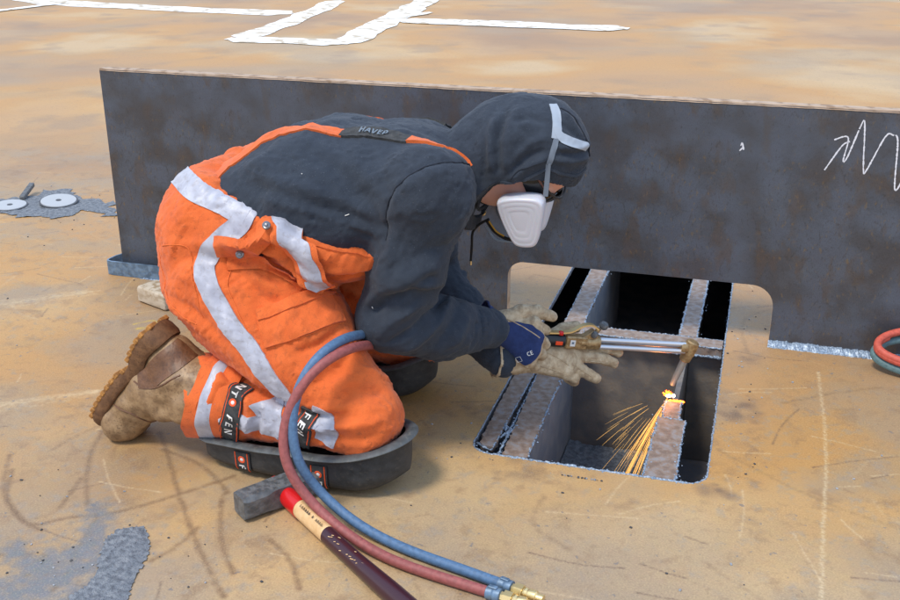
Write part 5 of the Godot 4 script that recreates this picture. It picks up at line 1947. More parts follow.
func pad_at(f: float, a: float, L: float, f0: float, f1: float) -> Vector3:
	# a: -1 inner rim .. 0 bottom .. 1 outer rim
	var t := (f - f0) / (f1 - f0)
	var w := 0.091 * sqrt(clampf(1.0 - pow(clampf((t - 0.72) / 0.28, 0, 1), 2.0), 0.0, 1.0)) * (0.80 + 0.20 * clampf(t / 0.35, 0, 1))
	w *= sqrt(clampf(1.0 - pow(clampf((0.06 - t) / 0.06, 0, 1), 2.0) * 0.5, 0.0, 1.0))
	var rise := lerpf(0.062, 0.082, clampf(t / 0.5, 0, 1)) + 0.040 * pow(clampf((t - 0.6) / 0.4, 0, 1), 1.6)
	var low := 0.0 + 0.045 * pow(clampf((t - 0.78) / 0.22, 0, 1), 2.0) + 0.02 * pow(clampf((0.12 - t) / 0.12, 0, 1), 2.0)
	var s := signf(a)
	var b := absf(a)
	var x := w * minf(1.0, sin(minf(b * 1.5, 1.0) * PI / 2) * 0.93 + 0.07 * b)
	var y := low + (rise - low) * pow(b, 2.3)
	return bo(f, y + 0.002, L + s * x)


func build_knee_pad(p: Node3D, side: float) -> Node3D:
	var L := 0.200 if side > 0 else -0.220
	var f0 := -0.285
	var f1 := 0.172 if side > 0 else 0.06
	var rings := []
	var inner := []
	var nn := 48
	for i in nn + 1:
		var t := float(i) / nn
		var f := lerpf(f0, f1, 1.0 - pow(1.0 - t, 1.7))
		var ring := []
		var ring2 := []
		for j in 25:
			var a := j / 12.0 - 1.0
			var q := pad_at(f, a, L, f0, f1)
			ring.append(q)
			var c := pad_at(f, 0.0, L, f0, f1) + Vector3(0, 0.05, 0)
			ring2.append(q.lerp(Vector3(c.x, q.y, c.z), 0.10) + Vector3(0, 0.008 if absf(a) < 0.9 else 0.0, 0))
		rings.append(ring)
		inner.append(ring2)
	var s := Shape.new()
	s.loft(rings, false, false)
	s.loft(inner, false, false)
	var pad := part("knee_pad", s.build(60), mats.rubber, p)
	# back wall
	var bw := Shape.new()
	var at := bw.v.size()
	for q in rings[0]:
		bw.add(q)
	for j in range(1, 24):
		bw.tri(at, at + j, at + j + 1)
	part("pad_back", bw.build(30), mats.rubber, pad)
	# the rolled rim
	var edge := []
	for r in rings:
		edge.append(r[24])
	for k in range(nn, -1, -1):
		edge.append(rings[k][0])
	var rim := Shape.new()
	var path := []
	for q in edge:
		if path.is_empty() or (path[-1] as Vector3).distance_to(q) > 0.006:
			path.append(q)
	var rr := []
	for k in path.size():
		var tt: Vector3 = (path[mini(k + 1, path.size() - 1)] - path[maxi(k - 1, 0)]).normalized()
		var side_v := tt.cross(Vector3.UP).normalized()
		var ring := []
		for j in 10:
			var an := TAU * j / 10
			ring.append(path[k] + side_v * cos(an) * 0.0135 + Vector3(0, sin(an) * 0.0055 + 0.002, 0))
		rr.append(ring)
	rim.loft(rr)
	part("rim", rim.build(60), mats.rim_rubber, pad)
	return pad


func build_gloves(p: Node3D) -> void:
	for h in [R_HAND, L_HAND]:
		var is_right: bool = h == R_HAND
		var f := Field.new()
		hand_field(f, h, 0.0022 if is_right else 0.0036)
		f.ripple = noise_of(FastNoiseLite.TYPE_SIMPLEX_SMOOTH, 40.0, 3, 320, 0.01)
		f.ripple_size = 0.0016
		var g := part("glove", f.skin(0.0032).build_smooth(), mats.glove_leather, p)
		glove_trim(f, g, is_right)


func glove_trim(f: Field, g: Node3D, is_right: bool) -> void:
	var h: Dictionary = R_HAND if is_right else L_HAND
	var w := bones(h.wrist)
	var t := (w[1] - w[0]).normalized()
	var x := t.cross(Vector3.UP).normalized()
	var y := x.cross(t)
	var outer := []
	for k in 8:
		var q := k / 7.0
		var ring := []
		for j in 48:
			var an := TAU * j / 48
			var r := lerpf(0.055 if is_right else 0.041, 0.034, pow(q, 0.7)) + 0.0018 * sin(an * 7.0 + k) * (1.0 - q) + 0.001 * sin(an * 12.0 + 2.0 * k)
			ring.append(w[0] + t * lerpf(-0.022, 0.034, q) + (x * cos(an) + y * sin(an)) * r)
		outer.append(ring)
	var inner := []
	for k in 5:
		var ring := []
		for j in 48:
			ring.append((outer[4 - k][j] as Vector3).lerp(w[0] + t * lerpf(-0.022, 0.034, (4 - k) / 7.0), 0.09))
		inner.append(ring)
	var s := Shape.new()
	s.loft(inner + outer, true, false)
	part("cuff", s, mats.navy_knit if is_right else mats.glove_leather, g)
	var hem := Shape.new()
	hem.tube(outer[0] + [outer[0][0]], 0.0028, 6, false)
	part("cuff_hem", hem, mats.navy_knit if is_right else mats.glove_leather, g)
	if is_right:
		part("back_panel", band(f, bones([[0.259, 0.211, -0.130], [0.278, 0.206, -0.138], [0.306, 0.198, -0.151], [0.338, 0.190, -0.164]]), [0.118, 0.114, 0.098, 0.056], 0.0022, 14, 0.004, 0.003), mats.navy_knit, g)
		part("print", print_on(f, "CE", bones([[0.305, 0.176, -0.144]])[0], bones([[0.329, 0.188, -0.154]])[0], 0.013, 0.0032), mats.white_print, g)
		for spot in [bones([[0.259, 0.132, -0.199], [0.291, 0.167, -0.143]]), bones([[0.294, 0.167, -0.143], [0.307, 0.174, -0.144]])]:
			var fr := Shape.new()
			var q0: Array = f.surface(spot[0])
			var q1: Array = f.surface(spot[1])
			var ax: Vector3 = (q1[0] - q0[0]) * 0.42
			var ay: Vector3 = (q0[1] as Vector3).cross(ax).normalized() * 0.006
			var cc: Vector3 = q0[0] + q0[1] * 0.0038
			fr.tube([cc - ax - ay, cc + ax - ay, cc + ax + ay, cc - ax + ay, cc - ax - ay], 0.0006, 4)
			part("print", fr, mats.white_print, g)
		part("piping", cord(f, bones([[0.256, 0.259, -0.149], [0.279, 0.246, -0.160], [0.305, 0.230, -0.168], [0.333, 0.214, -0.169]]), 0.0018, 0.001), mats.glove_leather, g)
	else:
		for path in [bones([[0.335, 0.163, -0.209], [0.363, 0.147, -0.222], [0.389, 0.127, -0.232]]), bones([[0.392, 0.154, -0.253], [0.402, 0.138, -0.247], [0.399, 0.118, -0.233]]), bones([[0.407, 0.153, -0.268], [0.436, 0.150, -0.286], [0.464, 0.136, -0.312]]), bones([[0.415, 0.131, -0.262], [0.440, 0.127, -0.274], [0.466, 0.122, -0.285]]), bones([[0.406, 0.121, -0.241], [0.425, 0.110, -0.244], [0.439, 0.101, -0.247]]), bones([[0.318, 0.143, -0.179], [0.346, 0.129, -0.198], [0.375, 0.114, -0.216]])]:
			part("seam", cord(f, path, 0.0011, 0.0005, 0.005), mats.glove_leather, g)


func build_person() -> void:
	var p := thing("person", "kneeling person in orange overalls and dark hood, wearing a respirator, holding a torch", "person", bo(-0.1, 0, 0))
	build_body(p)
	build_clothes(p)
	for s in [1.0, -1.0]:
		build_boot(p, s)
		var pad := build_knee_pad(p, s)
		if s > 0:
			var tf := trouser_field()
			trouser_folds(tf)
			build_pad_straps(tf, pad)
	build_gloves(p)
	build_respirator(p)


func strap_print(f: Field, parent: Node3D, pts: Array, letters: String, first: float) -> void:
	# letters read along the strap, one by one, so that they follow its bend
	var c: Array = curve(pts, 0.002)
	var at := first
	for ch in letters:
		var i := int(at / 0.002)
		if i + 8 >= c.size():
			break
		if ch == " ":
			at += 0.008
			continue
		if ch == "*":
			var q: Array = f.surface(c[i + 4])
			var s := Shape.new()
			s.lathe(q[0] + q[1] * 0.0072, q[1], [Vector2(0, 0.0085), Vector2(0.0006, 0.008), Vector2(0.0006, 0.0046), Vector2(0, 0.004)], 14)
			part("emblem", s, mats.orange_print, parent)
			var d := Shape.new()
			d.lathe(q[0] + q[1] * 0.0072, q[1], [Vector2(0, 0.0042), Vector2(0.0008, 0.003), Vector2(0.0008, 0.0002)], 10)
			part("emblem", d, mats.white_print, parent)
			at += 0.021
			continue
		part("lettering", print_on(f, ch, c[i], c[i + 8], 0.021, 0.0092), mats.white_print, parent)
		at += 0.016


# the strap goes on over the outer side of the pad, below the rim
func pad_strap(pad: Node3D, fc: float, half_w: float) -> void:
	var rings := []
	for j in 8:
		var a := lerpf(0.93, 0.50, j / 7.0)
		var ring := []
		for i in 5:
			var p := pad_at(fc + half_w * (i / 2.0 - 1.0), a, 0.200, -0.285, 0.172)
			ring.append(p + (right - Vector3(0, 0.4, 0)).normalized() * 0.0035)
		rings.append(ring)
	var s := Shape.new()
	s.loft(rings, false, false)
	part("strap", s, mats.strap_web, pad)
	for e in [-0.75, 0.75]:
		var path := []
		for j in 8:
			path.append(pad_at(fc + half_w * e, lerpf(0.93, 0.50, j / 7.0), 0.200, -0.285, 0.172) + (right - Vector3(0, 0.4, 0)).normalized() * 0.0042)
		s = Shape.new()
		s.tube(path, 0.0012, 5)
		part("strap_line", s, mats.orange_print, pad)
	var p0 := pad_at(fc, 0.86, 0.200, -0.285, 0.172)
	var p1 := pad_at(fc, 0.60, 0.200, -0.285, 0.172)
	var n := (p0 - p1).cross(fore).normalized()
	if n.dot(right) < 0:
		n = -n
	var q := p0.lerp(p1, 0.25) + (right - Vector3(0, 0.4, 0)).normalized() * 0.0042
	s = Shape.new()
	s.lathe(q, n, [Vector2(0, 0.0085), Vector2(0.0006, 0.008), Vector2(0.0006, 0.0046), Vector2(0, 0.004)], 14)
	part("emblem", s, mats.orange_print, pad)
	s = Shape.new()
	s.lathe(q, n, [Vector2(0, 0.0042), Vector2(0.0008, 0.003), Vector2(0.0008, 0.0002)], 10)
	part("emblem", s, mats.white_print, pad)
	var x := (p1 - p0).normalized()
	part("lettering", lettering("F", p0.lerp(p1, 0.85) + (right - Vector3(0, 0.4, 0)).normalized() * 0.0042, x, n.cross(x), 0.021), mats.white_print, pad)


func build_pad_straps(tf: Field, pad: Node3D) -> void:
	for b in [[bones([[-0.167, 0.208, 0.260], [-0.175, 0.180, 0.282], [-0.185, 0.136, 0.291], [-0.221, 0.060, 0.257]]), 0.042], [bones([[-0.006, 0.187, 0.278], [-0.017, 0.160, 0.283], [-0.029, 0.125, 0.280], [-0.052, 0.077, 0.252]]), 0.040]]:
		part("strap", band(tf, b[0], b[1], 0.0062, 8, 0.005, 0.003), mats.strap_web, pad)
	# orange edging lines and lettering
	part("strap_line", cord(tf, bones([[-0.183, 0.206, 0.262], [-0.191, 0.182, 0.282], [-0.200, 0.143, 0.292], [-0.238, 0.067, 0.259]]), 0.0012, 0.0064), mats.orange_print, pad)
	part("strap_line", cord(tf, bones([[-0.151, 0.203, 0.264], [-0.156, 0.179, 0.282], [-0.167, 0.134, 0.289], [-0.199, 0.065, 0.259]]), 0.0012, 0.0064), mats.orange_print, pad)
	part("strap_line", cord(tf, bones([[-0.018, 0.184, 0.277], [-0.032, 0.153, 0.284], [-0.052, 0.108, 0.274]]), 0.0012, 0.0064), mats.orange_print, pad)
	part("strap_line", cord(tf, bones([[0.010, 0.182, 0.279], [-0.003, 0.150, 0.283], [-0.016, 0.114, 0.276]]), 0.0012, 0.0064), mats.orange_print, pad)
	strap_print(tf, pad, bones([[-0.168, 0.206, 0.262], [-0.175, 0.180, 0.282], [-0.185, 0.136, 0.291], [-0.216, 0.057, 0.268]]), "NT* FEN", 0.001)
	strap_print(tf, pad, bones([[-0.009, 0.184, 0.278], [-0.017, 0.160, 0.283], [-0.029, 0.125, 0.280], [-0.054, 0.073, 0.253]]), "FEN", 0.002)
	pad_strap(pad, -0.172, 0.021)
	pad_strap(pad, 0.010, 0.020)


func build_respirator(p: Node3D) -> void:
	var f := Field.new()
	f.egg(hd(0.098, -0.055, 0), face_dir(), crown_dir(), right, Vector3(0.042, 0.052, 0.048), 0.02)
	f.bone(hd(0.112, -0.05, -0.055), hd(0.112, -0.05, 0.055), 0.026, 0.026, 0.02)
	f.bone(hd(0.118, -0.078, 0), hd(0.138, -0.085, 0), 0.022, 0.016, 0.012)
	f.bone(hd(0.09, 0.0, 0), hd(0.108, -0.03, 0), 0.014, 0.022, 0.02)
	var mask := part("respirator", f.skin(0.0034).build_smooth(), mats.mask_grey, p)
	for side in [1.0, -1.0]:
		var z: Vector3 = (right * side + face_dir() * 0.22 - crown_dir() * 0.02).normalized()
		var mid: Vector3 = bo(0.318, 0.524, -0.046) if side > 0 else hd(0.118, -0.062, -0.088)
		var x := (fore - z * fore.dot(z)).normalized()
		var y: Vector3 = z.cross(x) if side > 0 else x.cross(z)
		if y.y < 0:
			y = -y
		var o := []
		for q in [[-0.046, 0.034], [-0.040, 0.046], [-0.010, 0.054], [0.030, 0.056], [0.047, 0.050], [0.051, 0.034], [0.045, -0.005], [0.036, -0.044], [0.026, -0.057], [0.004, -0.060], [-0.012, -0.055], [-0.024, -0.035], [-0.038, 0.0]]:
			o.append(Vector2(q[0], q[1]))
		var outline := []
		for i in o.size():
			for k in 4:
				outline.append((o[i] as Vector2).cubic_interpolate(o[(i + 1) % o.size()], o[(i + o.size() - 1) % o.size()], o[(i + 2) % o.size()], k / 4.0))
		var cover := Shape.new()
		var rings := []
		for r in [[0.55, -0.034], [0.86, -0.030], [0.97, -0.020], [1.0, -0.008], [1.0, 0.002], [0.985, 0.008], [0.95, 0.0115], [0.90, 0.0124], [0.85, 0.0124], [0.82, 0.0120], [0.79, 0.0125], [0.72, 0.0129], [0.66, 0.0129], [0.62, 0.0124], [0.585, 0.0127], [0.50, 0.0130], [0.44, 0.0128], [0.40, 0.0122], [0.36, 0.0124], [0.18, 0.0127], [0.03, 0.0127]]:
			var ring := []
			for q in outline:
				ring.append(mid + x * (q.x * r[0]) + y * (q.y * r[0] + (1.0 - r[0]) * 0.006) + z * r[1])
			rings.append(ring)
		cover.loft(rings)
		part("filter_cover", cover.build(50), mats.filter_white, mask)
	# head harness: grey band over the hood, elastic down the cheek
	var of := hood_field()
	hood_folds(of)
	part("harness", band(of, bones([[0.361, 0.752, -0.106], [0.372, 0.740, -0.090], [0.380, 0.720, -0.073], [0.383, 0.694, -0.058]]), [0.016, 0.018, 0.019, 0.020], 0.0025, 6, 0.005, 0.003), mats.band_grey, mask)
	part("harness", band(of, bones([[0.379, 0.715, -0.068], [0.389, 0.699, -0.065], [0.407, 0.686, -0.076], [0.431, 0.670, -0.112]]), [0.012, 0.020, 0.019, 0.017], 0.003, 6, 0.005, 0.003), mats.band_grey, mask)
	part("elastic", band(of, bones([[0.383, 0.695, -0.059], [0.380, 0.673, -0.050], [0.374, 0.646, -0.044]]), 0.011, 0.0022, 4, 0.005, 0.002), mats.elastic_grey, mask)
	var e := Shape.new()
	var ep := bones([[0.374, 0.648, -0.044]]) + bones([[0.373, 0.629, -0.045], [0.372, 0.605, -0.045], [0.370, 0.580, -0.045]])
	var rings := []
	for q in curve(ep, 0.008):
		rings.append([q - fore * 0.005 + right * 0.001, q - fore * 0.005 + right * 0.0035, q + fore * 0.005 + right * 0.0035, q + fore * 0.005 + right * 0.001])
	e.loft(rings)
	part("elastic", e, mats.elastic_grey, mask)
	var ns := Shape.new()
	ns.tube(curve(bones([[0.228, 0.496, -0.100], [0.244, 0.476, -0.100], [0.268, 0.463, -0.100], [0.289, 0.461, -0.100]]), 0.006), 0.004, 8)
	part("neck_strap", ns, mats.black_cord, mask)
	ns = Shape.new()
	ns.tube(curve(bones([[0.234, 0.498, -0.095], [0.250, 0.478, -0.095], [0.268, 0.469, -0.095]]), 0.006), 0.0016, 6)
	part("strap_thread", ns, mats.yellow_thread, mask)
	ns = Shape.new()
	ns.tube(curve(bones([[0.215, 0.475, -0.130], [0.234, 0.450, -0.130], [0.257, 0.446, -0.130], [0.284, 0.449, -0.130]]), 0.006), 0.003, 8)
	part("neck_strap", ns, mats.mask_grey, mask)
	# dark wrap-round glasses
	var lens := Shape.new()
	var rows := []
	for k in 2:
		for i in 9:
			var v := (i / 8.0 if k == 0 else 1.0 - i / 8.0) - 0.5
			var ring := []
			for j in 25:
				var an := deg_to_rad(lerpf(-88.0, 88.0, j / 24.0))
				var h := 0.046 * (1.0 - 0.35 * pow(absf(sin(an)), 3.0)) * (1.0 - 0.30 * exp(-pow(an / 0.16, 2.0)) * (1.0 if v < 0 else 0.0))
				ring.append(hd(0.030 + 0.078 * cos(an) - v * v * 0.02 - 0.0025 * k, 0.014 + v * h, 0.079 * sin(an)))
			rows.append(ring)
	rows.append(rows[0])
	lens.loft(rows, false, false)
	var gl := part("safety_glasses", lens.build(50), mats.lens_dark, p)
	for s in [-1.0, 1.0]:
		var tm := Shape.new()
		tm.box(hd(-0.002, 0.022, 0.082 * s), face_dir() * 0.036, crown_dir() * 0.0065, right * 0.002, 0.001)
		part("temple", tm, mats.black_plastic, gl)
	var br := Shape.new()
	br.tube(curve([hd(0.034, 0.036, -0.078), hd(0.085, 0.040, -0.055), hd(0.106, 0.040, 0), hd(0.085, 0.040, 0.055), hd(0.034, 0.036, 0.078)], 0.006), 0.0025, 7)
	part("brow_bar", br, mats.black_plastic, gl)


# ------------------------------------------------------------------ things

func build_torch() -> void:
	var rear := bo(0.27, 0.198, -0.185)
	var front := bo(0.634, 0.138, -0.41)
	var t := (front - rear).normalized()
	var long := front.distance_to(rear)
	var s := t.cross(Vector3.UP).normalized()    # towards the viewer
	var u := s.cross(t).normalized()
	var at := func(k: float, up: float, side: float) -> Vector3: return rear + t * long * k + u * up + s * side
	var o := thing("cutting_torch", "brass headed cutting torch with shiny steel tubes held in both gloves", "cutting torch", at.call(0.4, 0, 0))
	var m := Shape.new()
	m.lathe(at.call(-0.16, 0, 0), t, [Vector2(0, 0.012), Vector2(0.004, 0.014), Vector2(0.03, 0.0135), Vector2(0.10, 0.0145), Vector2(0.17, 0.0155), Vector2(0.186, 0.0150), Vector2(0.1862, 0.009)], 24)
	part("handle", m, mats.black_plastic, o)
	m = Shape.new()
	m.box(at.call(0.235, -0.001, 0.0152), t * 0.0085, u * 0.0045, s * 0.0015, 0.0006)
	part("orange_patch", m, mats.orange_plastic, o)
	m = Shape.new()
	m.box(at.call(0.335, 0.0, 0.0), t * 0.027, u * 0.0155, s * 0.0135, 0.003)
	m.lathe(at.call(0.36, 0, 0), t, [Vector2(0.0, 0.0145), Vector2(0.012, 0.0145), Vector2(0.018, 0.0165), Vector2(0.046, 0.0165), Vector2(0.048, 0.0145), Vector2(0.0484, 0.006)], 20)
	m.box(at.call(0.41, 0.015, 0.0), (t * 0.8 + u * 0.6) * 0.016, (u * 0.8 - t * 0.6) * 0.011, s * 0.011, 0.002)
	part("valve_body", m.build(35), mats.brass, o)
	m = Shape.new()
	m.box(at.call(0.312, 0.0, 0.0140), t * 0.006, u * 0.0075, s * 0.0006, 0.0002)
	part("label_plate", m, mats.white_print, o)
	m = Shape.new()
	m.box(at.call(0.312, 0.001, 0.0148), t * 0.0028, u * 0.0028, s * 0.0003, 0.0001)
	part("label_mark", m, mats.grey_print, o)
	for q in [[0.0085, 0.003], [-0.0075, 0.006], [0.0, -0.009]]:
		m = Shape.new()
		m.tube([at.call(0.45, q[0], q[1]), at.call(0.7, q[0], q[1]), at.call(0.965, q[0], q[1])], 0.0062, 14)
		part("steel_tube", m, mats.steel_tube, o)
	# head block and nozzle, pointing down at the cut
	var tip: Vector3 = bones([[0.599, 0.032, -0.402]])[0]
	var top: Vector3 = at.call(1.005, 0.004, 0.0)
	m = Shape.new()
	var down := (tip - top).normalized()
	m.lathe(at.call(0.94, 0.0, 0), t, [Vector2(0, 0.0135), Vector2(0.004, 0.0145), Vector2(0.016, 0.0145), Vector2(0.018, 0.0115), Vector2(0.028, 0.0115)], 18)
	m.lathe(top - down * 0.014, down, [Vector2(0, 0.012), Vector2(0.003, 0.0155), Vector2(0.016, 0.0165), Vector2(0.034, 0.016), Vector2(0.038, 0.0145), Vector2(0.052, 0.0135), Vector2(0.055, 0.010)], 14)
	part("torch_head", m.build(30), mats.brass, o)
	m = Shape.new()
	var reach := top.distance_to(tip)
	m.lathe(top + down * 0.030, down, [Vector2(0, 0.0105), Vector2(0.008, 0.0105), Vector2(0.012, 0.0090), Vector2(reach - 0.055, 0.0075), Vector2(reach - 0.036, 0.0058), Vector2(reach - 0.0355, 0.002)], 18)
	part("nozzle", m, mats.nozzle, o)
	# oxygen lever and valve knobs
	m = Shape.new()
	var path := [at.call(0.18, 0.019, 0.0), at.call(0.26, 0.021, 0.0), at.call(0.31, 0.026, 0.0), at.call(0.36, 0.040, 0.0), at.call(0.41, 0.043, 0.0), at.call(0.45, 0.034, 0.0)]
	var rings := []
	var c := curve(path, 0.005)
	for i in c.size():
		var tt: Vector3 = (c[mini(i + 1, c.size() - 1)] - c[maxi(i - 1, 0)]).normalized()
		var nn := s.cross(tt)
		rings.append([c[i] - s * 0.0075 - nn * 0.0018, c[i] + s * 0.0075 - nn * 0.0018, c[i] + s * 0.0075 + nn * 0.0018, c[i] - s * 0.0075 + nn * 0.0018])
	m.loft(rings)
	part("lever", m, mats.bright_brass, o)
	m = Shape.new()
	m.lathe(at.call(0.245, 0.016, 0.004), u, [Vector2(0, 0.006), Vector2(0.006, 0.0065), Vector2(0.008, 0.0045)], 14)
	part("red_knob", m, mats.red_paint, o)
	for q in [[0.47, 0.046, 0.002, 0.0115], [0.42, 0.026, 0.012, 0.008]]:
		m = Shape.new()
		var prof := []
		for k in 7:
			prof.append(Vector2(k * 0.0023, q[3] * (0.75 + 0.25 * sin(PI * k / 6.0))))
		m.lathe(at.call(q[0], q[1] - 0.008, q[2]), (u + s * 0.35 + t * 0.25), prof, 10)
		part("valve_knob", m.build(20), mats.cast_iron, o)
	m = Shape.new()
	m.tube([at.call(0.43, 0.018, 0), at.call(0.455, 0.036, 0.002)], 0.0055, 10)
	part("valve_stem", m, mats.brass, o)


func build_hoses() -> void:
	var from := bo(0.18, 0.205, -0.10)
	for k in 2:
		var e := -1.0 if k == 0 else 1.0     # red lies on the near, outer side
		var blue := k == 1
		var label := "blue rubber gas hose looping past the knee, upper one of the joined pair" if blue else "faded red rubber gas hose looping past the knee, lower one of the joined pair"
		var pts: Array = [bo(0.225, 0.225, -0.15) + right * 0.012 * -e, bo(0.165, 0.235, -0.07) + right * 0.011 * -e, bo(0.115, 0.275, -0.03) + Vector3(0, 0.011 * e, 0)]
		if blue:
			pts += bones([[0.037, 0.259, 0.020]]) + bones([[0.058, 0.340, 0.240]]) + bones([[0.034, 0.331, 0.310]]) + bones([[0.010, 0.290, 0.345]]) + bones([[0.000, 0.235, 0.365]]) + bones([[0.005, 0.175, 0.380]]) + bones([[0.023, 0.130, 0.395]])
			pts += bones([[0.043, 0.054, 0.351]]) + bones([[0.112, 0.032, 0.382]]) + bones([[0.185, 0.012, 0.394]]) + bones([[0.271, 0.011, 0.417]]) + bones([[0.370, 0.011, 0.431]]) + bones([[0.461, 0.011, 0.448]])
		else:
			pts += bones([[0.046, 0.234, 0.020]]) + bones([[0.076, 0.326, 0.250]]) + bones([[0.043, 0.318, 0.320]]) + bones([[0.010, 0.274, 0.355]]) + bones([[-0.011, 0.212, 0.375]]) + bones([[-0.014, 0.163, 0.390]]) + bones([[0.007, 0.122, 0.410]])
			pts += bones([[0.040, 0.054, 0.387]]) + bones([[0.107, 0.034, 0.417]]) + bones([[0.176, 0.013, 0.433]]) + bones([[0.254, 0.011, 0.457]]) + bones([[0.356, 0.011, 0.468]]) + bones([[0.449, 0.011, 0.477]])
		var path := curve(pts, 0.012)
		for pass_ in 40:
			var next := path.duplicate()
			for i in range(1, path.size() - 1):
				next[i] = (path[i - 1] + path[i + 1]) * 0.25 + path[i] * 0.5
			path = next
		var base: Vector3 = path[-1]
		var o := thing("gas_hose", label, "gas hose", Vector3(base.x, 0, base.z), "pair of gas hoses of the torch")
		var s := Shape.new()
		s.tube(path, 0.0098, 16)
		part("hose", s.build_smooth(), mats.blue_hose if blue else mats.red_hose, o)
		var t: Vector3 = (path[-1] - path[-3]).normalized()
		t = Vector3(t.x, 0, t.z).normalized()
		var b := base + t * 0.002
		s = Shape.new()
		s.lathe(b - t * 0.016, t, [Vector2(0, 0.0108), Vector2(0.001, 0.0122), Vector2(0.010, 0.0126), Vector2(0.013, 0.0112), Vector2(0.016, 0.0126), Vector2(0.026, 0.0124), Vector2(0.027, 0.010)], 20)
		s.box(b + Vector3(0, 0.012, 0) - t * 0.004, t * 0.008, Vector3(0, 0.0035, 0), t.cross(Vector3.UP) * 0.004, 0.001)
		part("clamp", s.build(35), mats.bracket_steel, o)
		s = Shape.new()
		s.lathe(b + t * 0.0105, t, [Vector2(0, 0.0085), Vector2(0.006, 0.0085), Vector2(0.0065, 0.0125), Vector2(0.022, 0.0125), Vector2(0.0225, 0.010)], 6)
		s.lathe(b + t * 0.0335, t, [Vector2(0, 0.0092), Vector2(0.004, 0.0105), Vector2(0.008, 0.0092), Vector2(0.012, 0.0108), Vector2(0.024, 0.0108), Vector2(0.026, 0.008), Vector2(0.038, 0.008), Vector2(0.039, 0.005)], 18)
		part("coupling", s.build(30), mats.bright_brass, o)
	# the coil of a second pair beside the plate
	for k in 2:
		var lab := "red rubber hose coil leaning on the plate foot, upper of two" if k == 0 else "teal rubber hose coil leaning on the plate foot, lower of two"
		var mid := pl(2.415, 0.046 + 0.012 * (1 - k), -0.075 + 0.004 * k)
		var o := thing("hose_coil", lab, "hose", mid, "hose coils by the plate")
		var pts := []
		for i in 90:
			var a := TAU * i / 60.0 + 2.6
			var sag := sin(a) * 0.5 + 0.5
			pts.append(mid + plate_x * cos(a) * (0.150 + 0.006 * sin(a * 2.0 + k)) + plate_w * sin(a) * 0.060 + Vector3(0, 0.028 * sin(a) + 0.010 * i / 90.0 * (1 if k == 0 else 0.4) + (0.004 if k == 0 else -0.006), 0))
		for i in 14:
			pts.append(pts[-1] + (plate_x * 0.03 + Vector3(0, -0.0005, 0)))
		var s := Shape.new()
		s.tube(pts, 0.0095, 14)
		part("hose", s.build_smooth(), mats.coral_hose if k == 0 else mats.teal_hose, o)


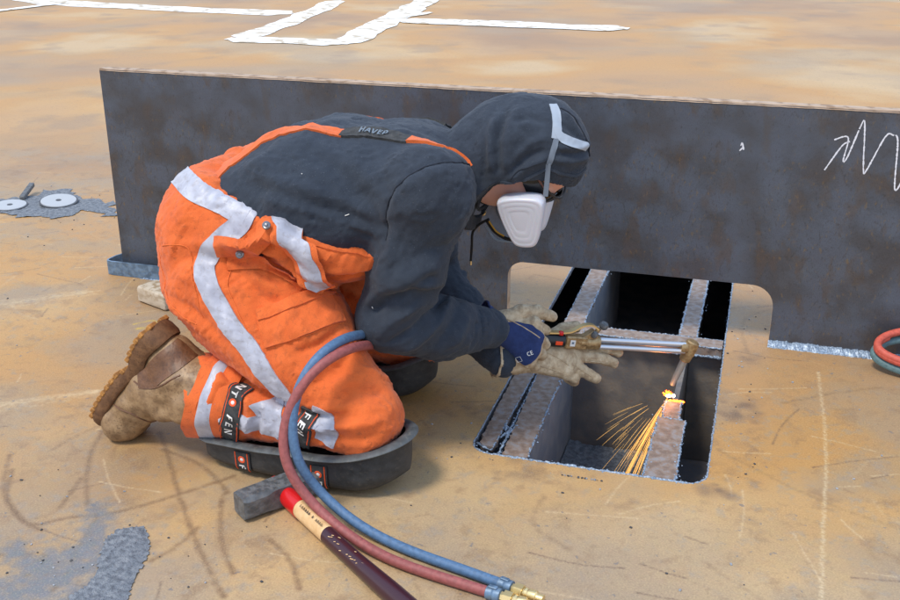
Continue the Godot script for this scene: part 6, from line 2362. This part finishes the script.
func build_hammer() -> void:
	var a := Vector3(-0.412, 0.0285, -1.742)
	var b := Vector3(-0.262, 0.0285, -1.856)
	var h := (b - a).normalized()
	var up := Vector3.UP
	var s := h.cross(up).normalized()     # towards the viewer
	if s.z < 0:
		s = -s
	var o := thing("hammer", "club hammer with grey steel head and red, bare wood and purple handle on deck", "hammer", Vector3(-0.34, 0, -1.79))
	var m := Shape.new()
	var rings := []
	var long := a.distance_to(b)
	for k in [[0.0, 0.78, 0.004], [0.0, 0.86, 0.004], [0.045, 1.0, 0.009], [0.27, 1.0, 0.009], [0.36, 0.93, 0.003], [0.64, 0.93, 0.003], [0.73, 1.0, 0.009], [0.955, 1.0, 0.009], [1.0, 0.86, 0.004], [1.0, 0.78, 0.004]]:
		var r: float = 0.0260 * k[1]
		var cc: float = k[2] * k[1]
		var q: Vector3 = a + h * long * k[0]
		rings.append([q - s * (r - cc) - up * r, q + s * (r - cc) - up * r, q + s * r - up * (r - cc), q + s * r + up * (r - cc), q + s * (r - cc) + up * r, q - s * (r - cc) + up * r, q - s * r + up * (r - cc), q - s * r - up * (r - cc)])
	m.loft(rings)
	part("hammer_head", m.build(25), mats.cast_iron, o)
	var mid := a.lerp(b, 0.5)
	var t := (Vector3(-0.100, 0.021, -1.478) - mid)
	t = Vector3(t.x, 0.0, t.z).normalized()
	var side := t.cross(up)
	var stretch := func(list: Array) -> Shape:
		var sh := Shape.new()
		var rr := []
		for p in list:
			var ring := []
			for j in 22:
				var an := TAU * j / 22
				ring.append(mid + t * p[0] + side * cos(an) * p[1] * 0.88 + up * (sin(an) * p[1] + p[2]))
			rr.append(ring)
		sh.loft(rr)
		return sh
	part("handle_collar", stretch.call([[-0.034, 0.016, 0.001], [-0.026, 0.017, 0.001], [0.018, 0.0185, -0.001], [0.030, 0.021, -0.002], [0.075, 0.0215, -0.003], [0.078, 0.0205, -0.003]]), mats.red_paint, o)
	part("handle", stretch.call([[0.0782, 0.0198, -0.003], [0.12, 0.0188, -0.005], [0.165, 0.0180, -0.006], [0.182, 0.0178, -0.006]]), mats.wood, o)
	part("handle_grip", stretch.call([[0.1815, 0.0183, -0.006], [0.22, 0.0175, -0.007], [0.28, 0.0178, -0.007], [0.33, 0.019, -0.006], [0.40, 0.0205, -0.004], [0.46, 0.021, -0.003], [0.475, 0.017, -0.003]]), mats.purple_paint, o)
	# stamp on the bare wood, bare spots on the grip
	var st := Shape.new()
	for k in 13:
		if k == 6 or k == 8:
			continue
		var an := 1.18
		var r := lerpf(0.0200, 0.0184, k / 13.0) + 0.0004
		for w in [0.0, 1.0]:
			var q0: Vector3 = mid + t * (0.090 + k * 0.0066 + w * 0.003)
			var wide := rng.randf_range(0.0045, 0.006)
			st.tube([q0 + side * cos(an - 0.16) * r * 0.88 + up * (sin(an - 0.16) * r - 0.0045), q0 + side * cos(an + 0.16 - 0.1 * w) * r * 0.88 + up * (sin(an + 0.16 - 0.1 * w) * r - 0.0045)], 0.0007, 4)
	part("stamp", st, mats.dark_print, o).set_meta("kind", "stuff")
	var ch := Shape.new()
	for k in 16:
		var q := rng.randf_range(0.20, 0.33)
		var an := rng.randf_range(0.5, 1.6)
		var r := 0.0183
		var d := rng.randf_range(0.003, 0.009)
		ch.tube([mid + t * q + side * cos(an) * r * 0.88 + up * (sin(an) * r - 0.0068), mid + t * (q + d * 0.7) + side * cos(an + 0.12) * r * 0.88 + up * (sin(an + 0.12) * r - 0.0068)], 0.0008, 4)
	part("worn_chip", ch, mats.wood, o).set_meta("kind", "stuff")


func build_ground_things() -> void:
	# bent steel strap round the end of the plate
	var br := thing("bracket", "blue grey bent steel strap round the foot of the plate end", "bracket", pl(0.05, 0, -0.02))
	var s := Shape.new()
	var path := []
	for q in [Vector2(0.02, 0.075), Vector2(-0.02, 0.06), Vector2(-0.036, 0.02), Vector2(-0.040, -0.018), Vector2(-0.034, -0.030), Vector2(-0.018, -0.034), Vector2(0.10, -0.034), Vector2(0.24, -0.034)]:
		path.append(q)
	var rings := []
	for i in path.size():
		var t: Vector2 = (path[mini(i + 1, path.size() - 1)] - path[maxi(i - 1, 0)]).normalized()
		var n := t.orthogonal() * 0.003
		var p: Vector2 = path[i]
		rings.append([pl(p.x - n.x, 0.001, p.y - n.y), pl(p.x + n.x, 0.001, p.y + n.y), pl(p.x + n.x, 0.047, p.y + n.y), pl(p.x - n.x, 0.047, p.y - n.y)])
	s.loft(rings)
	part("strap", s.build(35), mats.bracket_steel, br)
	s = Shape.new()
	slag_run(s, [Vector2(0.08, -0.038), Vector2(0.24, -0.038)], 0.004)
	part("weld", s.build(60), mats.slag, br)

	var bl := thing("block", "pale beige block lying on the deck behind the kneeling person", "block", pl(0.27, 0, -0.20))
	s = Shape.new()
	var c := pl(0.262, 0.026, -0.205)
	s.box(c, plate_x * 0.062 - plate_w * 0.025, Vector3(0, 0.025, 0), plate_w * 0.036 + plate_x * 0.014, 0.006)
	part("slab", s.build(50), mats.pale_block, bl)

	# two worn grinding discs and a stub in grinding dust
	for d in [[bones([[-2.086, 0.000, -1.119]]), 0.066, "white grinding disc on the deck, left of the two"], [bones([[-1.937, 0.000, -1.221]]), 0.072, "white grinding disc with dark backing on the deck, right of the two"]]:
		var at: Vector3 = d[0][0]
		var o := thing("grinding_disc", d[2], "grinding disc", at, "grinding discs by the plate")
		var r: float = d[1]
		var tilt := Vector3(0.06, 1, 0.10) if r > 0.07 else Vector3(0.02, 1, 0.05)
		s = Shape.new()
		s.lathe(at + Vector3(0, 0.004 if r < 0.07 else 0.010, 0), tilt, [Vector2(0, 0.011), Vector2(0.0, r), Vector2(0.004, r), Vector2(0.004, r * 0.92)], 40)
		part("rim", s.build(30), mats.disc_rim, o)
		s = Shape.new()
		var hi := 0.0085 if r < 0.07 else 0.0145
		s.lathe(at + Vector3(0, hi, 0), tilt, [Vector2(-0.001, r * 0.93), Vector2(0.002, r * 0.92), Vector2(0.0035, r * 0.62), Vector2(0.0022, r * 0.36), Vector2(0.0018, 0.012)], 40)
		part("face", s.build(20), mats.disc_face, o)
		s = Shape.new()
		s.lathe(at + Vector3(0, hi, 0), tilt, [Vector2(0.0, 0.011), Vector2(0.0026, 0.0105), Vector2(0.0028, 0.008), Vector2(0.002, 0.007)], 24)
		part("hub_ring", s.build(30), mats.disc_rim, o)
	var stub := bones([[-2.102, 0.012, -1.203], [-2.145, 0.012, -1.313]])
	s = Shape.new()
	s.box((stub[0] + stub[1]) * 0.5 + Vector3(0, 0.012, 0), (stub[1] - stub[0]) * 0.5 + Vector3(0, 0.012, 0), Vector3(0, 0.008, 0), Vector3(0.011, 0, 0.002), 0.002)
	describe(part("metal_stub", s, mats.cast_iron), "short dark metal stub propped between the two grinding discs", "metal stub")

	# heaps and smears of grey grinding dust
	dust_patch(bones([[-0.230, 0.000, 0.529], [-0.200, 0.000, 0.566], [-0.176, 0.000, 0.623], [-0.155, 0.000, 0.683], [-0.117, 0.000, 0.761], [-0.183, 0.000, 0.835], [-0.245, 0.000, 0.748], [-0.246, 0.000, 0.725], [-0.238, 0.000, 0.709], [-0.246, 0.000, 0.669], [-0.277, 0.000, 0.623], [-0.298, 0.000, 0.576], [-0.299, 0.000, 0.541], [-0.279, -0.000, 0.519], [-0.255, 0.000, 0.513]]), 0.006, "thick smear of blue grey grinding dust at the near left corner of the deck")
	dust_patch(bones([[-2.071, 0.000, -1.024], [-1.955, 0.000, -1.027], [-1.805, 0.000, -1.071], [-1.769, 0.000, -1.169], [-1.625, 0.000, -1.169], [-1.734, 0.000, -1.315], [-1.833, 0.000, -1.337], [-1.905, 0.000, -1.294], [-1.949, 0.000, -1.371], [-2.061, 0.000, -1.408], [-2.135, 0.000, -1.363], [-2.120, 0.000, -1.289], [-2.162, 0.000, -1.256], [-2.213, 0.000, -1.174]]), 0.003, "patch of grey grinding dust under the grinding discs", 0.016)
	# chips strewn about
	var mm := MultiMesh.new()
	mm.transform_format = MultiMesh.TRANSFORM_3D
	mm.use_colors = true
	s = Shape.new()
	s.box(Vector3.ZERO, Vector3(0.0022, 0.0004, 0), Vector3(-0.0003, 0.0011, 0.0003), Vector3(0, -0.0003, 0.0016), 0.0005)
	mm.mesh = s.build(20)
	mm.instance_count = 420
	for i in 420:
		var p := Vector3(rng.randf_range(-1.9, 1.7), 0.001, rng.randf_range(-4.2, -1.25))
		if i < 90:
			p = Vector3(-1.55 + rng.randfn() * 0.2, 0.001, -3.92 + rng.randfn() * 0.14)
		elif i < 150:
			p = Vector3(-0.72 + rng.randfn() * 0.2, 0.001, -1.6 + rng.randfn() * 0.12)
		elif i < 230:
			var e := rng.randi_range(0, 3)
			p = pl([1.34, 1.93, 1.63, 1.95][e] + rng.randfn() * 0.04, 0.001, rng.randf_range(-0.85, 0.2) if e != 2 else -0.83)
		var local := p - plate_origin
		var lu := local.dot(plate_x)
		var lw := local.dot(plate_w)
		if lu > HOLE_L - 0.01 and lu < HOLE_R + 0.01 and lw > HOLE_N - 0.01 and lw < HOLE_F:
			p = pl(2.1 + rng.randf() * 0.6, 0.001, lw)
		mm.set_instance_transform(i, Transform3D(Basis.from_euler(Vector3(rng.randf_range(-0.3, 0.3), rng.randf() * TAU, rng.randf_range(-0.3, 0.3))).scaled(Vector3.ONE * rng.randf_range(0.4, 1.3)), p))
		var g := rng.randf()
		mm.set_instance_color(i, Color(0.05, 0.05, 0.055) if g < 0.5 else (Color(0.25, 0.26, 0.28) if g < 0.8 else Color(0.34, 0.35, 0.37)))
	var mi := MultiMeshInstance3D.new()
	mi.name = "metal_chips"
	mi.multimesh = mm
	var cm := plain("chip", Color.WHITE, 0.5)
	cm.vertex_color_use_as_albedo = true
	mi.material_override = cm
	add_child(mi, true)
	describe(mi, "small dark and bright metal chips strewn over the rusty deck", "metal chips", "", "stuff")


func dust_patch(outline: Array, high: float, label: String, frayed := 0.0012) -> void:
	var poly := PackedVector2Array()
	for i in outline.size():
		var a := Vector2(outline[i].x, outline[i].z)
		var b := Vector2(outline[(i + 1) % outline.size()].x, outline[(i + 1) % outline.size()].z)
		var m := maxi(1, int(a.distance_to(b) / (0.010 + frayed)))
		for k in m:
			poly.append(a.lerp(b, float(k) / m) + Vector2(rng.randfn(), rng.randfn()) * frayed)
	var lo := Vector2.INF
	var hi := -Vector2.INF
	for p in poly:
		lo = lo.min(p)
		hi = hi.max(p)
	var nz := noise_of(FastNoiseLite.TYPE_SIMPLEX_SMOOTH, 22.0, 4, 77)
	var cell := 0.004
	var s := Shape.new()
	var ids := {}
	var nx := int((hi.x - lo.x) / cell) + 2
	var nz_ := int((hi.y - lo.y) / cell) + 2
	for i in nx:
		for j in nz_:
			var q := lo + Vector2(i, j) * cell
			if not Geometry2D.is_point_in_polygon(q, poly):
				continue
			var near := 9.0
			for k in range(0, poly.size(), 2):
				near = minf(near, q.distance_squared_to(poly[k]))
			near = sqrt(near)
			var rise := clampf(near / 0.05, 0.0, 1.0)
			var y := 0.0012 + high * rise * (0.55 + 0.9 * nz.get_noise_2d(q.x, q.y)) + rng.randf() * 0.0012
			ids[Vector2i(i, j)] = s.add(Vector3(q.x + rng.randf_range(-0.002, 0.002), maxf(y, 0.0010), q.y + rng.randf_range(-0.002, 0.002)))
	for key in ids:
		var b: Vector2i = key + Vector2i(1, 0)
		var c: Vector2i = key + Vector2i(1, 1)
		var d: Vector2i = key + Vector2i(0, 1)
		if ids.has(b) and ids.has(c) and ids.has(d):
			s.quad(ids[key], ids[b], ids[c], ids[d])
		elif ids.has(b) and ids.has(d):
			s.tri(ids[key], ids[b], ids[d])
		elif ids.has(c) and ids.has(d):
			s.tri(ids[key], ids[c], ids[d])
	describe(part("grinding_dust", s.build_smooth(), mats.dust), label, "dust", "", "stuff")


func build_sparks() -> void:
	var at := pl(1.774, 0.006, -0.405)
	var fl := thing("cutting_flame", "small white orange flame where the torch cuts the web plate", "flame", at)
	var s := Shape.new()
	s.ball(at + Vector3(0, 0.002, 0), plate_x * 0.008, Vector3(0, 0.0045, 0), plate_w * 0.005, 10)
	s.ball(at + plate_x * 0.012 + Vector3(0, 0.003, 0), plate_x * 0.004, Vector3(0, 0.005, 0), plate_w * 0.004, 8)
	part("white_core", s, mats.flame, fl)
	s = Shape.new()
	for i in 34:
		var a := rng.randf() * TAU
		var d := (plate_x * cos(a) * 1.4 + Vector3(0, absf(sin(a)) * 0.8, 0) + plate_w * rng.randf_range(-0.5, 0.5)).normalized()
		var l := rng.randf_range(0.005, 0.018)
		s.tube([at + d * 0.004, at + d * l * 0.6, at + d * l], [0.0016, 0.0012, 0.0003], 5)
	part("flame_tongue", s, mats.hot_metal, fl).set_meta("kind", "stuff")
	s = Shape.new()
	for i in 9:
		var q := pl(1.770 + rng.randf() * 0.04, -0.004, -0.408 + rng.randf_range(0, 0.004))
		s.ball(q, plate_x * 0.005, Vector3(0, 0.003, 0), plate_w * 0.004, 6)
	part("molten_edge", s, mats.hot_metal, fl).set_meta("kind", "stuff")
	var lamp := OmniLight3D.new()
	lamp.name = "flame_light"
	lamp.light_color = Color(1.0, 0.62, 0.30)
	lamp.light_energy = 0.002
	lamp.light_size = 0.012
	lamp.omni_range = 3.0
	lamp.omni_attenuation = 2.0
	lamp.shadow_enabled = true
	fl.add_child(lamp, true)
	lamp.position = Vector3(-0.014, 0.016, 0.016)
	# the sheaf of sparks that falls into the opening
	s = Shape.new()
	for i in 100:
		var wide := i > 82
		var v: Vector3
		if not wide:
			v = plate_x * (-0.42 + rng.randfn() * 0.13) + Vector3(0, -1.0, 0) + plate_w * (-0.42 + rng.randfn() * 0.07)
		else:
			v = plate_x * (-1.0 + rng.randf_range(-0.3, 0.55)) + Vector3(0, -rng.randf_range(0.25, 1.0), 0) + plate_w * rng.randf_range(-0.75, -0.1)
		v = v.normalized()
		var t0 := rng.randf_range(0.0, 0.16) if not wide else rng.randf_range(0.03, 0.14)
		var t1 := t0 + (rng.randf_range(0.05, 0.17) if not wide else rng.randf_range(0.02, 0.09))
		var pts := []
		for k in 6:
			var t := lerpf(t0, t1, k / 5.0)
			var q := at + v * t + Vector3(0, -1.1 * t * t * (1.0 if wide else 0.3), 0)
			pts.append(q)
		if pts[-1].y < -0.355:
			continue
		var r := rng.randf_range(0.00018, 0.00045) * (0.8 if wide else 1.0)
		s.tube(pts, [r * 0.5, r, r, r, r * 0.8, r * 0.4], 4, false)
	var sp := part("sparks", s, mats.spark)
	describe(sp, "sheaf of golden sparks falling from the cut into the opening", "sparks", "", "stuff")


func build_objects() -> void:
	build_torch()
	build_hoses()
	build_hammer()
	build_ground_things()
	build_sparks()


func _ready() -> void:
	rng.seed = 20240611
	build_view()
	await build_materials()
	build_deck()
	build_pit()
	build_plate()
	build_markings()
	build_person()
	build_objects()
